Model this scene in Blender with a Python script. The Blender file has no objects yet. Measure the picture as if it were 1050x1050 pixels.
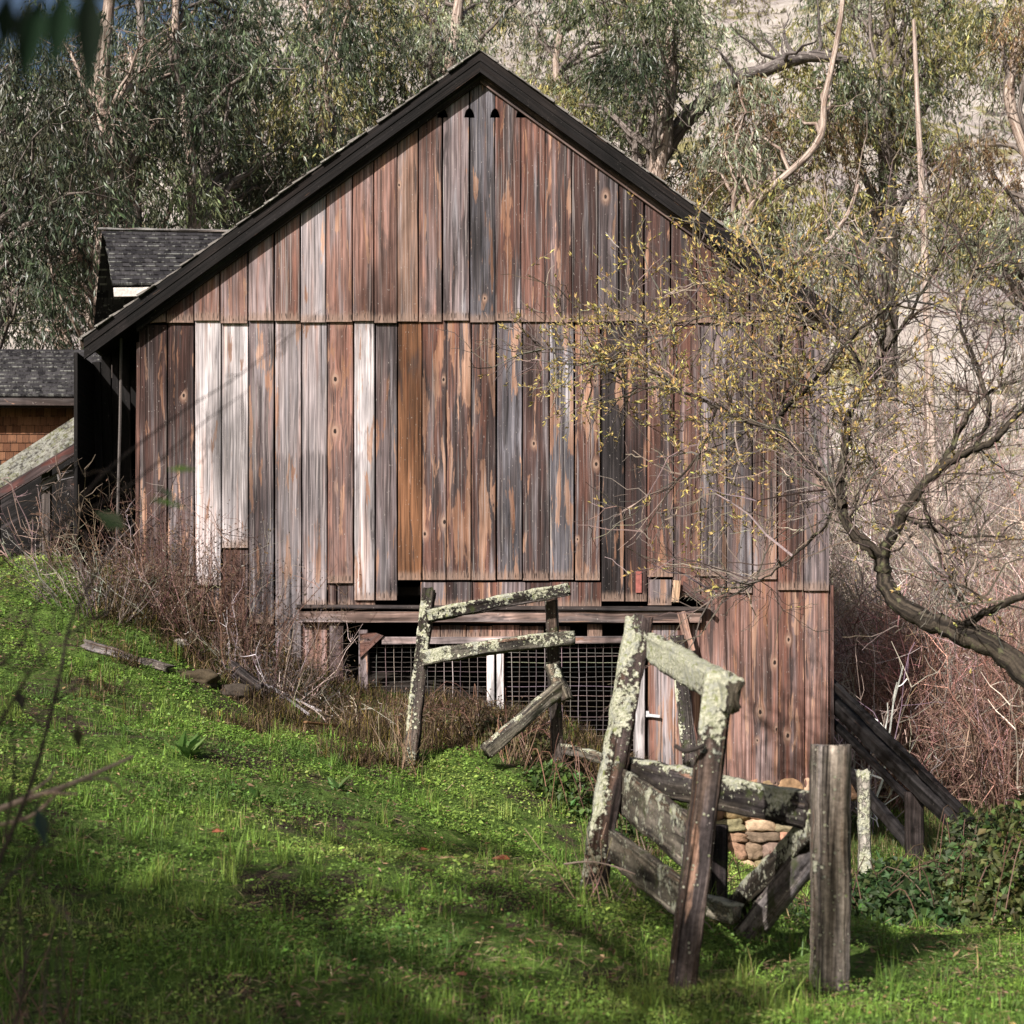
import bpy, math, random
import numpy as np
from mathutils import Vector, noise as mnoise

random.seed(7)
RG = np.random.default_rng(11)
SC = bpy.context.scene
COL = SC.collection
F, CZ, YH, CX = 1584.0, 1.6, 693.0, 525.0      # focal length in photo pixels, eye height, horizon row, centre column
R = math.radians
SUN_AZ, SUN_EL = 32.0, 34.0                    # sun stands behind the camera to the left

def P(px, py, D):
    return np.array(((px-CX)/F*D, D, CZ-(py-YH)/F*D))
def fx(px): return (px-CX)/88.0                # facade plane, y = 18
def fz(py): return CZ-(py-YH)/88.0
def sm(a, b, x):
    t = np.clip((x-a)/(b-a), 0, 1); return t*t*(3-2*t)

# ------------------------------------------------------------------ object bookkeeping
def tag(o, label=None, cat=None, group=None, kind=None):
    if label: o['label'] = label
    if cat: o['category'] = cat
    if group: o['group'] = group
    if kind: o['kind'] = kind
    return o
def empty(name, loc=(0, 0, 0), label=None, cat=None, group=None):
    o = bpy.data.objects.new(name, None); COL.objects.link(o)
    o.location = loc; o.empty_display_size = .3
    return tag(o, label, cat, group)

class MB:
    """collects geometry with uv and per face colour / wood parameters; build() links it as ONE mesh object"""
    def __init__(s):
        s.v = []; s.n = 0; s.f = {3: [], 4: []}; s.uv = {3: [], 4: []}
        s.t = {3: [], 4: []}; s.p = {3: [], 4: []}; s.q = {3: [], 4: []}; s.l = []
    def add(s, verts, faces, uv=None, tint=(.5, .5, .5), p=(0, 0, 0), q=(0, 0, 0), lich=None):
        verts = np.asarray(verts, float).reshape(-1, 3); faces = np.asarray(faces, int)
        k = faces.shape[1]; m = len(faces)
        s.v.append(verts); s.f[k].append(faces+s.n); s.n += len(verts)
        s.uv[k].append(np.zeros((m*k, 2)) if uv is None else np.asarray(uv, float).reshape(-1, 2))
        s.t[k].append(np.broadcast_to(np.asarray(tint, float), (m, 3)))
        s.p[k].append(np.broadcast_to(np.asarray(p, float), (m, 3)))
        s.q[k].append(np.broadcast_to(np.asarray(q, float), (m, 3)))
        s.l.append(np.zeros(len(verts)) if lich is None else np.asarray(lich, float))
    def build(s, name, mat, parent=None, smooth=False):
        me = bpy.data.meshes.new(name)
        V = np.concatenate(s.v) if s.v else np.zeros((0, 3))
        off = np.array(parent.location) if parent is not None else np.zeros(3)
        V = V-off
        idx = []; tot = []; uv = []; t = []; p = []; q = []
        for k in (3, 4):
            if s.f[k]:
                fa = np.concatenate(s.f[k]); idx.append(fa.ravel()); tot.append(np.full(len(fa), k))
                uv.append(np.concatenate(s.uv[k])); t.append(np.concatenate(s.t[k]))
                p.append(np.concatenate(s.p[k])); q.append(np.concatenate(s.q[k]))
        idx = np.concatenate(idx); tot = np.concatenate(tot)
        me.vertices.add(len(V)); me.vertices.foreach_set('co', V.ravel().astype(np.float32))
        me.loops.add(len(idx)); me.loops.foreach_set('vertex_index', idx.astype(np.int32))
        me.polygons.add(len(tot))
        st = np.concatenate(([0], np.cumsum(tot)[:-1]))
        me.polygons.foreach_set('loop_start', st.astype(np.int32))
        me.update(calc_edges=True)
        u = me.uv_layers.new(name='UVMap'); u.data.foreach_set('uv', np.concatenate(uv).ravel().astype(np.float32))
        tt = np.concatenate(t)
        a = me.attributes.new('tint', 'FLOAT_COLOR', 'FACE')
        a.data.foreach_set('color', np.concatenate([tt, np.ones((len(tt), 1))], 1).ravel().astype(np.float32))
        a = me.attributes.new('wp', 'FLOAT_VECTOR', 'FACE'); a.data.foreach_set('vector', np.concatenate(p).ravel().astype(np.float32))
        a = me.attributes.new('wq', 'FLOAT_VECTOR', 'FACE'); a.data.foreach_set('vector', np.concatenate(q).ravel().astype(np.float32))
        L = np.concatenate(s.l)
        a = me.attributes.new('lichen', 'FLOAT', 'POINT'); a.data.foreach_set('value', L.astype(np.float32))
        me.polygons.foreach_set('use_smooth', np.full(len(tot), bool(smooth)))
        me.validate(); me.update()
        o = bpy.data.objects.new(name, me); COL.objects.link(o)
        me.materials.append(mat)
        if parent is not None: o.parent = parent
        return o

# ------------------------------------------------------------------ node helpers
class NT:
    def __init__(s, name):
        s.m = bpy.data.materials.new(name); s.m.use_nodes = True
        s.t = s.m.node_tree; s.N = s.t.nodes; s.N.clear()
        s.out = s.N.new('ShaderNodeOutputMaterial')
    def lk(s, a, b): s.t.links.new(a, b)
    def put(s, sock, v):
        if hasattr(v, 'is_linked') or hasattr(v, 'links'): s.lk(v, sock)
        else:
            try: sock.default_value = v
            except Exception: sock.default_value = (*v, 1.0)
    def math(s, op, a, b=0.0, c=None, clamp=False):
        n = s.N.new('ShaderNodeMath'); n.operation = op; n.use_clamp = clamp
        s.put(n.inputs[0], a); s.put(n.inputs[1], b)
        if c is not None: s.put(n.inputs[2], c)
        return n.outputs[0]
    def vmath(s, op, a, b=(0, 0, 0)):
        n = s.N.new('ShaderNodeVectorMath'); n.operation = op
        s.put(n.inputs[0], a); s.put(n.inputs[1], b)
        return n.outputs['Value'] if op in ('LENGTH', 'DOT_PRODUCT', 'DISTANCE') else n.outputs[0]
    def attr(s, name, out='Vector'):
        n = s.N.new('ShaderNodeAttribute'); n.attribute_name = name; return n.outputs[out]
    def sep(s, v):
        n = s.N.new('ShaderNodeSeparateXYZ'); s.put(n.inputs[0], v); return n.outputs
    def comb(s, x, y, z=0.0):
        n = s.N.new('ShaderNodeCombineXYZ')
        for i, v in enumerate((x, y, z)): s.put(n.inputs[i], v)
        return n.outputs[0]
    def noise(s, vec, scale=1.0, detail=2.0, rough=.5, dist=0.0, out='Fac'):
        n = s.N.new('ShaderNodeTexNoise'); s.put(n.inputs['Vector'], vec)
        n.inputs['Scale'].default_value = scale; n.inputs['Detail'].default_value = detail
        n.inputs['Roughness'].default_value = rough; n.inputs['Distortion'].default_value = dist
        return n.outputs[out]
    def vor(s, vec, scale=1.0, feature='F1', rand=1.0):
        n = s.N.new('ShaderNodeTexVoronoi'); n.feature = feature; s.put(n.inputs['Vector'], vec)
        n.inputs['Scale'].default_value = scale; n.inputs['Randomness'].default_value = rand
        return n.outputs
    def mr(s, v, a, b, c=0.0, d=1.0, smooth=True):
        n = s.N.new('ShaderNodeMapRange'); n.interpolation_type = 'SMOOTHSTEP' if smooth else 'LINEAR'
        s.put(n.inputs[0], v)
        for i, x in enumerate((a, b, c, d)): s.put(n.inputs[i+1], x)
        return n.outputs[0]
    def mix(s, f, a, b, mode='MIX'):
        n = s.N.new('ShaderNodeMix'); n.data_type = 'RGBA'; n.blend_type = mode
        s.put(n.inputs[0], f)
        for i, x in ((6, a), (7, b)):
            if isinstance(x, tuple) and len(x) == 3: x = (*x, 1.0)
            s.put(n.inputs[i], x)
        return n.outputs[2]
    def gain(s, c, g):
        return s.vmath('SCALE', c) if False else s._scale(c, g)
    def _scale(s, c, g):
        n = s.N.new('ShaderNodeVectorMath'); n.operation = 'SCALE'; s.put(n.inputs[0], c); s.put(n.inputs['Scale'], g)
        return n.outputs[0]
    def bump(s, h, strength=.5, dist=.01):
        n = s.N.new('ShaderNodeBump'); n.inputs['Strength'].default_value = strength
        n.inputs['Distance'].default_value = dist; s.put(n.inputs['Height'], h); return n.outputs[0]
    def coord(s, out='Object'):
        return s.N.new('ShaderNodeTexCoord').outputs[out]
    def geo(s, out): return s.N.new('ShaderNodeNewGeometry').outputs[out]
    def finish(s, col, rough=.85, normal=None, spec=.15, transl=0.0):
        b = s.N.new('ShaderNodeBsdfPrincipled'); s.put(b.inputs['Base Color'], col)
        s.put(b.inputs['Roughness'], rough); b.inputs['Specular IOR Level'].default_value = spec
        if normal is not None: s.lk(normal, b.inputs['Normal'])
        sh = b.outputs[0]
        if transl:
            t = s.N.new('ShaderNodeBsdfTranslucent'); s.put(t.inputs[0], col)
            m = s.N.new('ShaderNodeMixShader'); m.inputs[0].default_value = transl
            s.lk(sh, m.inputs[1]); s.lk(t.outputs[0], m.inputs[2]); sh = m.outputs[0]
        s.lk(sh, s.out.inputs[0]); return s.m

def wood_core(n, ends=False):
    """weathered board: uv in metres (u across, v along). wp = (seed, bare-orange amount, dark-stain amount), wq = (knots, silver, nail line on)"""
    uv = n.sep(n.attr('UVMap')); u, v = uv[0], uv[1]
    wp = n.sep(n.attr('wp')); wq = n.sep(n.attr('wq')); tint = n.attr('tint', 'Color')
    seed = wp[0]
    us = n.math('ADD', u, n.math('MULTIPLY', seed, 3.7)); vs = n.math('ADD', v, n.math('MULTIPLY', seed, 17.3))
    # knots
    kv = n.comb(n.math('DIVIDE', us, .21), n.math('DIVIDE', vs, .62), 0.0)
    vo = n.vor(kv, 1.0)
    dl = n.vmath('MULTIPLY', n.vmath('SUBTRACT', kv, vo['Position']), (.21, .62, 0))
    dls = n.sep(dl)
    wob = n.math('MULTIPLY', n.math('SUBTRACT', n.noise(n.comb(us, vs), 40, 2), .5), .012)
    kd = n.math('ADD', n.vmath('LENGTH', n.comb(dls[0], n.math('MULTIPLY', dls[1], .62), 0.0)), wob)
    cr = n.sep(vo['Color'])
    has = n.math('GREATER_THAN', n.math('MULTIPLY', cr[0], n.math('ADD', wq[0], .30)), .68)
    ksz = n.math('ADD', .45, n.math('MULTIPLY', cr[1], 1.15))
    kd = n.math('DIVIDE', kd, ksz)
    infl = n.math('MULTIPLY', has, n.mr(kd, .0, .085, 1, 0))
    ud = n.math('SUBTRACT', us, n.math('MULTIPLY', dls[0], n.math('MULTIPLY', infl, .8)))
    ud = n.math('ADD', ud, n.math('MULTIPLY', n.math('SUBTRACT', n.noise(n.comb(n.math('MULTIPLY', us, 4), n.math('MULTIPLY', vs, 1.1)), 1, 2), .5), .035))
    fine = n.noise(n.comb(n.math('MULTIPLY', ud, 150), n.math('MULTIPLY', vs, 2.4)), 1, 3, .6)
    mid = n.noise(n.comb(n.math('MULTIPLY', ud, 34), n.math('MULTIPLY', vs, .55)), 1, 4, .6)
    broad = n.noise(n.comb(n.math('MULTIPLY', ud, 11), n.math('MULTIPLY', vs, .5)), 1, 3, .55)
    patch = n.noise(n.comb(n.math('MULTIPLY', ud, 10), n.math('MULTIPLY', vs, 1.05)), 1, 5, .6, .35)
    patch2 = n.noise(n.comb(n.math('MULTIPLY', ud, 13), n.math('MULTIPLY', vs, .8), 4.4), 1, 5, .62, .25)
    g1 = n.mr(mid, .30, .70, .18, 1.85, False); g2 = n.mr(fine, .27, .73, .52, 1.42, False)
    base = n._scale(tint, n.math('MULTIPLY', g1, g2))
    # hue swing between cool grey and warm brown along the streaks
    base = n.mix(n.math('MULTIPLY', n.mr(broad, .50, .66), wq[1]), base, n._scale((.205, .19, .205), n.math('MULTIPLY', g1, g2)))
    base = n.mix(n.math('MULTIPLY', n.mr(broad, .47, .33), .45), base, n.mix(1.0, base, (1.15, .80, .64), 'MULTIPLY'))
    # dark stain
    thr = n.math('SUBTRACT', .675, n.math('MULTIPLY', wp[2], .30))
    dk = n.mr(n.math('SUBTRACT', patch2, thr), -.025, .035)
    base = n.mix(n.math('MULTIPLY', dk, .75), base, n._scale((.036, .030, .031), n.math('MULTIPLY', g1, g2)))
    # streaky darkening hanging from the nail line
    rag = n.noise(n.comb(n.math('MULTIPLY', us, 95), n.math('MULTIPLY', vs, .25)), 1, 2, .7)
    below = n.math('ADD', n.math('MULTIPLY', n.math('SUBTRACT', rag, .5), .42), n.math('MULTIPLY', v, -1))
    lm = n.math('MULTIPLY', n.mr(below, .0, .06), n.mr(below, .55, 1.55, 1, .25))
    lm = n.math('MULTIPLY', n.math('MULTIPLY', lm, wq[2]), n.mr(n.noise(n.comb(n.math('MULTIPLY', us, 60), n.math('MULTIPLY', vs, .5)), 1, 2), .40, .58))
    base = n.mix(n.math('MULTIPLY', lm, .72), base, n._scale((.036, .030, .032), g2))
    # bare orange wood
    thr = n.math('SUBTRACT', .685, n.math('MULTIPLY', wp[1], .27))
    orm = n.mr(n.math('SUBTRACT', patch, thr), -.012, .022)
    orc = n.mix(n.mr(broad, .35, .65), (.20, .098, .060), (.32, .195, .140))
    base = n.mix(n.math('MULTIPLY', orm, .85), base, n._scale(orc, n.math('MULTIPLY', n.mr(mid, .28, .72, .72, 1.25, False), g2)))
    # stains that run over neighbouring boards, and bleached raised grain
    ps = n.sep(n.geo('Position'))
    big = n.noise(n.comb(n.math('MULTIPLY', ps[0], 1.25), n.math('MULTIPLY', ps[2], .42), n.math('MULTIPLY', ps[1], .5)), 1, 4, .6, .4)
    base = n._scale(base, n.mr(big, .33, .67, .42, 1.62, False))
    big2 = n.noise(n.comb(n.math('MULTIPLY', ps[0], 2.2), n.math('MULTIPLY', ps[2], .8), n.math('ADD', n.math('MULTIPLY', ps[1], .5), 7.0)), 1, 5, .65, .5)
    base = n.mix(n.math('MULTIPLY', n.mr(big2, .56, .66), .55), base, n._scale((.045, .034, .033), g1))
    bl = n.noise(n.comb(n.math('MULTIPLY', ud, 62), n.math('MULTIPLY', vs, .65), 3.3), 1, 3, .6)
    base = n.mix(n.math('MULTIPLY', n.mr(bl, .57, .66), n.math('ADD', .02, n.math('MULTIPLY', wq[1], .62))), base, (.36, .315, .30))
    if ends:
        e = n.math('SUBTRACT', n.attr('lichen', 'Fac'), 2.0)
        em = n.math('MULTIPLY', n.mr(n.math('ADD', e, n.math('MULTIPLY', n.math('SUBTRACT', rag, .5), .22)), .05, .12, 1, 0), n.math('GREATER_THAN', e, -.5))
        base = n.mix(n.math('MULTIPLY', em, .62), base, n._scale((.27, .185, .145), n.math('MULTIPLY', g2, n.mr(mid, .3, .7, .6, 1.3, False))))
        tk = n.noise(n.comb(n.math('MULTIPLY', us, 75), n.math('MULTIPLY', vs, 4)), 1, 1)
        tm = n.math('MULTIPLY', n.math('MULTIPLY', n.mr(tk, .57, .63), n.mr(e, .07, .10, 1, 0)), n.math('MULTIPLY', n.mr(e, .015, .03), n.math('GREATER_THAN', e, -.5)))
        base = n.mix(n.math('MULTIPLY', tm, .8), base, (.02, .013, .011))
    # checks
    ck = n.noise(n.comb(n.math('MULTIPLY', ud, 75), n.math('MULTIPLY', vs, .55), 9.1), 1, 2, .5)
    ckm = n.mr(ck, .66, .72)
    base = n.mix(n.math('MULTIPLY', ckm, .72), base, (.018, .014, .014))
    # pale flecks
    fl = n.noise(n.comb(n.math('MULTIPLY', us, 70), n.math('MULTIPLY', vs, 26), 2.2), 1, 2, .5)
    base = n.mix(n.math('MULTIPLY', n.mr(fl, .70, .74), .5), base, (.42, .37, .34))
    # knots
    ring = n.math('MULTIPLY', has, n.math('MULTIPLY', n.mr(kd, .012, .018), n.mr(kd, .024, .036, 1, 0)))
    halo = n.math('MULTIPLY', has, n.mr(kd, .028, .075, 1, 0))
    base = n.mix(n.math('MULTIPLY', halo, .38), base, (.33, .20, .145))
    base = n.mix(n.math('MULTIPLY', ring, .45), base, (.36, .25, .19))
    core = n.math('MULTIPLY', has, n.mr(kd, .011, .015, 1, 0))
    base = n.mix(core, base, (.022, .015, .013))
    h = n.math('ADD', n.math('MULTIPLY', fine, .7), n.math('MULTIPLY', mid, 1.0))
    h = n.math('SUBTRACT', h, n.math('MULTIPLY', ckm, 1.2))
    h = n.math('SUBTRACT', h, n.math('MULTIPLY', core, 1.5))
    saw = n.noise(n.comb(n.math('MULTIPLY', us, 5), n.math('MULTIPLY', vs, 120)), 1, 2)
    h = n.math('ADD', h, n.math('MULTIPLY', saw, .22))
    return base, h

def mat_wood(name='weathered_wood', bump=.55, gain=None):
    n = NT(name); c, h = wood_core(n, not gain)
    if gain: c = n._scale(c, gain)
    return n.finish(c, .82, n.bump(h, bump, .006), .18)

def mat_lichen(name='lichen_wood'):
    n = NT(name); c, h = wood_core(n)
    ob = n.geo('Position')
    big = n.noise(ob, 9, 4, .6); sml = n.noise(ob, 46, 5, .68)
    vo = n.vor(ob, 26)
    val = n.math('ADD', n.attr('lichen', 'Fac'), n.math('MULTIPLY', n.math('SUBTRACT', big, .5), .9))
    val = n.math('ADD', val, n.math('MULTIPLY', n.math('SUBTRACT', sml, .5), .85))
    val = n.math('SUBTRACT', val, n.math('MULTIPLY', vo['Distance'], .35))
    vs2 = n.vor(ob, 38); sc = n.sep(vs2['Color'])
    spot = n.math('MULTIPLY', n.mr(n.math('SUBTRACT', vs2['Distance'], n.math('MULTIPLY', sc[0], .34)), -.03, .03, 1, 0), n.math('GREATER_THAN', sc[1], n.mr(n.attr('lichen', 'Fac'), -.5, .3, 1.0, .45, False)))
    m = n.math('MAXIMUM', n.mr(val, .33, .45), n.math('MULTIPLY', spot, .85))
    uvx = n.sep(n.attr('UVMap'))
    sp1 = n.noise(n.comb(n.math('MULTIPLY', uvx[0], 42), n.math('MULTIPLY', uvx[1], 1.5), 5.0), 1, 4, .65)
    mot = n.noise(ob, 34, 5, .7)
    c = n._scale(c, n.math('MULTIPLY', n.mr(mot, .3, .7, .5, 1.45, False), n.mr(sp1, .35, .65, .45, 1.5, False)))
    c = n.mix(n.math('MULTIPLY', n.mr(sp1, .38, .33), .9), c, (.012, .010, .009))
    lc = n.mix(n.mr(sml, .35, .65), (.33, .34, .22), (.64, .62, .49))
    lc = n.mix(n.mr(n.noise(ob, 13, 4, .7), .50, .62), lc, (.40, .40, .34))
    lc = n.mix(n.mr(n.noise(ob, 22, 3), .58, .70), lc, (.27, .29, .13))
    mo = n.mr(n.math('ADD', n.noise(ob, 6, 4), n.math('MULTIPLY', sml, .3)), .74, .86)
    c = n.mix(n.math('MULTIPLY', mo, .75), c, (.042, .052, .018))
    c = n.mix(m, c, lc)
    h = n.math('ADD', h, n.math('MULTIPLY', sp1, 1.2))
    h2 = n.math('ADD', n.math('MULTIPLY', h, .6), n.math('MULTIPLY', m, n.math('ADD', 1.2, n.math('MULTIPLY', sml, 2.0))))
    return n.finish(c, .9, n.bump(h2, 1.0, .014), .1)

def mat_tint(name, rough=.8, transl=0.0, nscale=30, namp=.35, bump=0.0, spec=.15, stretch=None):
    n = NT(name); t = n.attr('tint', 'Color'); ob = n.geo('Position')
    if stretch: ob = n.vmath('MULTIPLY', ob, stretch)
    no = n.noise(ob, nscale, 3, .6)
    c = n._scale(t, n.mr(no, .25, .75, 1-namp, 1+namp, False))
    return n.finish(c, rough, n.bump(no, bump, .02) if bump else None, spec, transl)

def mat_bark(name, pale, dark, olive=None):
    n = NT(name); uv = n.sep(n.attr('UVMap')); ob = n.geo('Position')
    s1 = n.noise(n.comb(n.math('MULTIPLY', uv[0], 16), n.math('MULTIPLY', uv[1], 1.3)), 1, 5, .65, .4)
    s2 = n.noise(ob, 14, 4, .6)
    c = n.mix(n.mr(s1, .38, .62), dark, pale)
    c = n.mix(n.mr(s2, .55, .7), c, olive or tuple(x*.6 for x in pale))
    c = n._scale(c, n.mr(n.noise(ob, 70, 2), .2, .8, .7, 1.25, False))
    return n.finish(c, .9, n.bump(n.math('ADD', s1, s2), .6, .02), .1)

def mat_shingle(name, ca, cb, moss, mossamt, pitch=.0):
    n = NT(name); uv = n.attr('UVMap'); us = n.sep(uv)
    # shingle cells: one course per 0.14 m of v, shingles about 0.11 m wide
    row = n.math('FLOOR', n.math('DIVIDE', us[1], .14))
    uu = n.math('ADD', n.math('DIVIDE', us[0], .115), n.math('MULTIPLY', row, .37))
    uu = n.math('ADD', uu, n.math('MULTIPLY', n.math('SUBTRACT', n.noise(n.comb(n.math('MULTIPLY', us[0], 6), row), 1, 1), .5), 1.4))
    cell = n.N.new('ShaderNodeTexWhiteNoise'); cell.noise_dimensions = '2D'
    n.lk(n.comb(n.math('FLOOR', uu), row), cell.inputs[0])
    rv = cell.outputs['Value']
    fu = n.math('FRACT', uu); fv = n.math('FRACT', n.math('DIVIDE', us[1], .14))
    c = n.mix(rv, ca, cb)
    gr = n.noise(n.comb(n.math('MULTIPLY', us[0], 120), n.math('MULTIPLY', us[1], 5)), 1, 3)
    c = n._scale(c, n.mr(gr, .25, .75, .65, 1.3, False))
    gap = n.math('MAXIMUM', n.mr(fu, .05, .08, 1, 0), 0.0)
    c = n.mix(n.math('MULTIPLY', gap, .85), c, (.01, .009, .009))
    ob = n.geo('Position')
    lit_butt = n.sep(n.attr('wp'))[0]
    tip = n.math('MULTIPLY', n.mr(fv, .16, .30, 1, 0), n.mr(n.noise(n.comb(n.math('MULTIPLY', us[0], 7), n.math('MULTIPLY', row, 3.1)), 1, 4, .75), .50, .60))
    c = n.mix(n.math('MULTIPLY', tip, .8), c, moss)  # pale tips: lichen and wear, plus sunlight painted on the edges
    c = n.mix(n.math('MULTIPLY', n.math('MULTIPLY', lit_butt, .75), n.mr(n.noise(ob, 14, 3, .7), .42, .6)), c, tuple(min(.5, x*1.6+.10) for x in cb))  # butt faces paled to stand for sunlit course edges
    m = n.mr(n.math('ADD', n.math('MULTIPLY', n.noise(ob, 26, 5, .7), .7), n.math('MULTIPLY', n.noise(ob, 2.3, 2), .3)), .60-.2*mossamt, .68-.2*mossamt)
    c = n.mix(m, c, moss)
    h = n.math('SUBTRACT', n.math('ADD', n.math('MULTIPLY', rv, .5), gr), n.math('MULTIPLY', gap, 1.2))
    return n.finish(c, .88, n.bump(h, .6, .012), .12)

# ------------------------------------------------------------------ geometry helpers
def rough_beam(mb, a, b, w, t, up=(0, 0, 1), seg=14, tint=(.12, .1, .09), p=(None, .2, .3), q=(.2, .15, 0), amp=.010,
               taper=1.0, ldir=(0, 0, 1), lam=-1.0, lk=.5, bend=0.0, sq=.38, circ=20, lg=None, endcut=0.0):
    """a hewn timber from a to b; w across, t along 'up'; slightly warped, with lichen where it faces ldir"""
    a = np.array(a, float); b = np.array(b, float); d = b-a; L = np.linalg.norm(d); d /= L
    up = np.array(up, float); up -= d*np.dot(up, d); up /= np.linalg.norm(up); si = np.cross(d, up)
    sd = random.uniform(0, 100); seed = p[0] if p[0] is not None else random.uniform(0, 10)
    seg = max(seg, int(L/.05)) if lam > -1 else seg
    ang = np.arange(circ)/circ*2*np.pi+np.pi/circ
    ca, sa = np.cos(ang), np.sin(ang)
    cx = np.sign(ca)*np.abs(ca)**sq; cy = np.sign(sa)*np.abs(sa)**sq
    V = []; LI = []; ld = np.array(ldir, float); ld /= np.linalg.norm(ld)
    for i in range(seg+1):
        s = i/seg; k = 1+(taper-1)*s
        c = a+d*L*s+up*bend*math.sin(math.pi*s)
        for j in range(circ):
            o = si*cx[j]*w/2*k+up*cy[j]*t/2*k
            nn = si*ca[j]+up*sa[j]
            pt = c+o
            nz = mnoise.noise(Vector(pt*7+sd))*.6+mnoise.noise(Vector((nn[0]*2+sd, nn[1]*2+s*L*1.2, nn[2]*2)))*.9+mnoise.noise(Vector(pt*28+sd))*.35-1.3*max(0, .22-abs(mnoise.noise(Vector((nn[0]*3.1+sd, nn[1]*3.1, s*L*.8))))-.08*mnoise.noise(Vector((sd, s*L*6, 0))))/.22
            li = lam+lk*float(np.dot(nn, ld))+mnoise.noise(Vector(pt*5+sd*2))*.45
            if lg is not None: li += lg(s)
            lv = min(1, max(-1, li))
            ee = 0.0
            if i in (0, seg): ee = mnoise.noise(Vector(nn*2.3+sd+i))*endcut
            V.append(pt+nn*(nz*amp+max(0, min(.5, lv-.25))*.018)+d*ee); LI.append(lv)
    fa = []; uv = []
    per = 2*(w+t)
    for i in range(seg):
        for j in range(circ):
            j2 = (j+1) % circ
            fa.append((i*circ+j, i*circ+j2, (i+1)*circ+j2, (i+1)*circ+j))
            u0, u1, v0, v1 = j/circ*per, (j+1)/circ*per, i/seg*L, (i+1)/seg*L
            uv += [(u0, v0), (u1, v0), (u1, v1), (u0, v1)]
    n0 = len(V); V.append(np.mean(V[:circ], 0)); V.append(np.mean(V[seg*circ:seg*circ+circ], 0)); LI += [-1, -1]
    mb.add(V, np.array(fa)[:, ::-1] if False else fa, uv, tint, (seed, p[1], p[2]), q, LI)
    base = mb.n-len(V); t3 = []; uv3 = []
    for j in range(circ):
        j2 = (j+1) % circ
        t3.append((n0, j2, j)); t3.append((n0+1, seg*circ+j, seg*circ+j2))
        for _ in range(2):
            uv3 += [(0, 0), (cx[j2]*w, cy[j2]*t), (cx[j]*w, cy[j]*t)]
    mb.f[3].append(np.array(t3)+base); mb.uv[3].append(np.array(uv3)); m = len(t3)
    mb.t[3].append(np.broadcast_to(np.array(tint)*.9, (m, 3))); mb.p[3].append(np.broadcast_to((seed, p[1], p[2]), (m, 3))); mb.q[3].append(np.broadcast_to(q, (m, 3)))

def plank(mb, x0, x1, z0, z1, y=18.0, th=.025, tint=(.2, .15, .13), p=(None, .2, .3), q=(.3, .4, 0), zl=0.0, roof=None,
          notchR=None, notchL=None, gap=.003, tilt=0.0):
    """an upright sawn board facing -Y with chamfered, slightly wandering edges"""
    seed = p[0] if p[0] is not None else random.uniform(0, 10)
    sd = random.uniform(0, 100); ch = .006
    z0 += random.uniform(-.006, .006)
    zs = list(np.linspace(z0, z1, max(2, int((z1-z0)/.22)+1)))
    if notchR is not None or notchL is not None:
        zn = notchR if notchR is not None else notchL
        zs += [zn-.0005, zn+.0005, zn+.03, zn+.06, zn+.085, zn+.11]
    zs = sorted(zs)
    rows = []
    for z in zs:
        wl = mnoise.noise(Vector((x0*7, z*1.7, sd)))*.005; wr = mnoise.noise(Vector((x1*7, z*1.7, sd+9)))*.005
        l = x0+gap+wl; r = x1-gap+wr
        def nk(zn):
            if z < zn: return 0
            t = (z-zn)/.11
            return .052*math.sqrt(max(0, 1-t*t))*(1-.25*t) if t <= 1 else 0
        if notchR is not None: r -= nk(notchR)
        if notchL is not None: l += nk(notchL)
        zlft = z; zrgt = z
        if roof: zlft = min(z, roof(l)); zrgt = min(z, roof(r))
        cup = mnoise.noise(Vector((z*.5, sd, 1)))*.006
        yo = tilt*(z-z0)
        zm = (zlft+zrgt)/2
        m = (l+r)/2
        rows.append([(l, y+yo+th, zlft), (l, y+yo+ch, zlft), (l+ch, y+yo, zlft), (m, y+yo-.003+cup, zm), (r-ch, y+yo, zrgt), (r, y+yo+ch, zrgt), (r, y+yo+th, zrgt)])
    V = np.array(rows).reshape(-1, 3); fa = []; uv = []; c = 7
    for i in range(len(rows)-1):
        for j in range(c-1):
            q4 = (i*c+j, i*c+j+1, (i+1)*c+j+1, (i+1)*c+j); fa.append(q4)
            for k in q4: uv.append((V[k][0]-x0+(.0 if j not in (0, 5) else .01), V[k][2]-zl))
    mb.add(V, fa, uv, tint, (seed, p[1], p[2]), q, V[:, 2]-z0+2.0)
    n = len(rows); b = [0, 1, 2, 3, 4, 5, 6]
    e = [(b[0], b[6], b[5], b[1]), (b[1], b[5], b[4], b[2])]
    E = []; UV = []
    for f in e:
        E.append(f); UV += [(V[k][0]-x0, V[k][2]-zl) for k in f]
        g = tuple((n-1)*c+k for k in f)[::-1]; E.append(g); UV += [(V[k][0]-x0, V[k][2]-zl) for k in g]
    mb.add(np.zeros((0, 3)), np.array(E)-len(V), UV, tint, (seed, p[1], p[2]), q)

def box(mb, x0, x1, y0, y1, z0, z1, **k):
    V = [(x, y, z) for x in (x0, x1) for y in (y0, y1) for z in (z0, z1)]
    f = [(0, 4, 5, 1), (2, 3, 7, 6), (0, 1, 3, 2), (4, 6, 7, 5), (0, 2, 6, 4), (1, 5, 7, 3)]
    uv = []
    for a in f:
        pts = np.array([V[i] for i in a]); ext = np.ptp(pts, 0)
        ax = [i for i in range(3) if ext[i] > 1e-9]
        ax = sorted(ax, key=lambda i: ext[i])
        for pt in pts: uv.append((pt[ax[0]], pt[ax[1]]) if len(ax) > 1 else (0, 0))
    mb.add(V, f, uv, **k)

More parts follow.
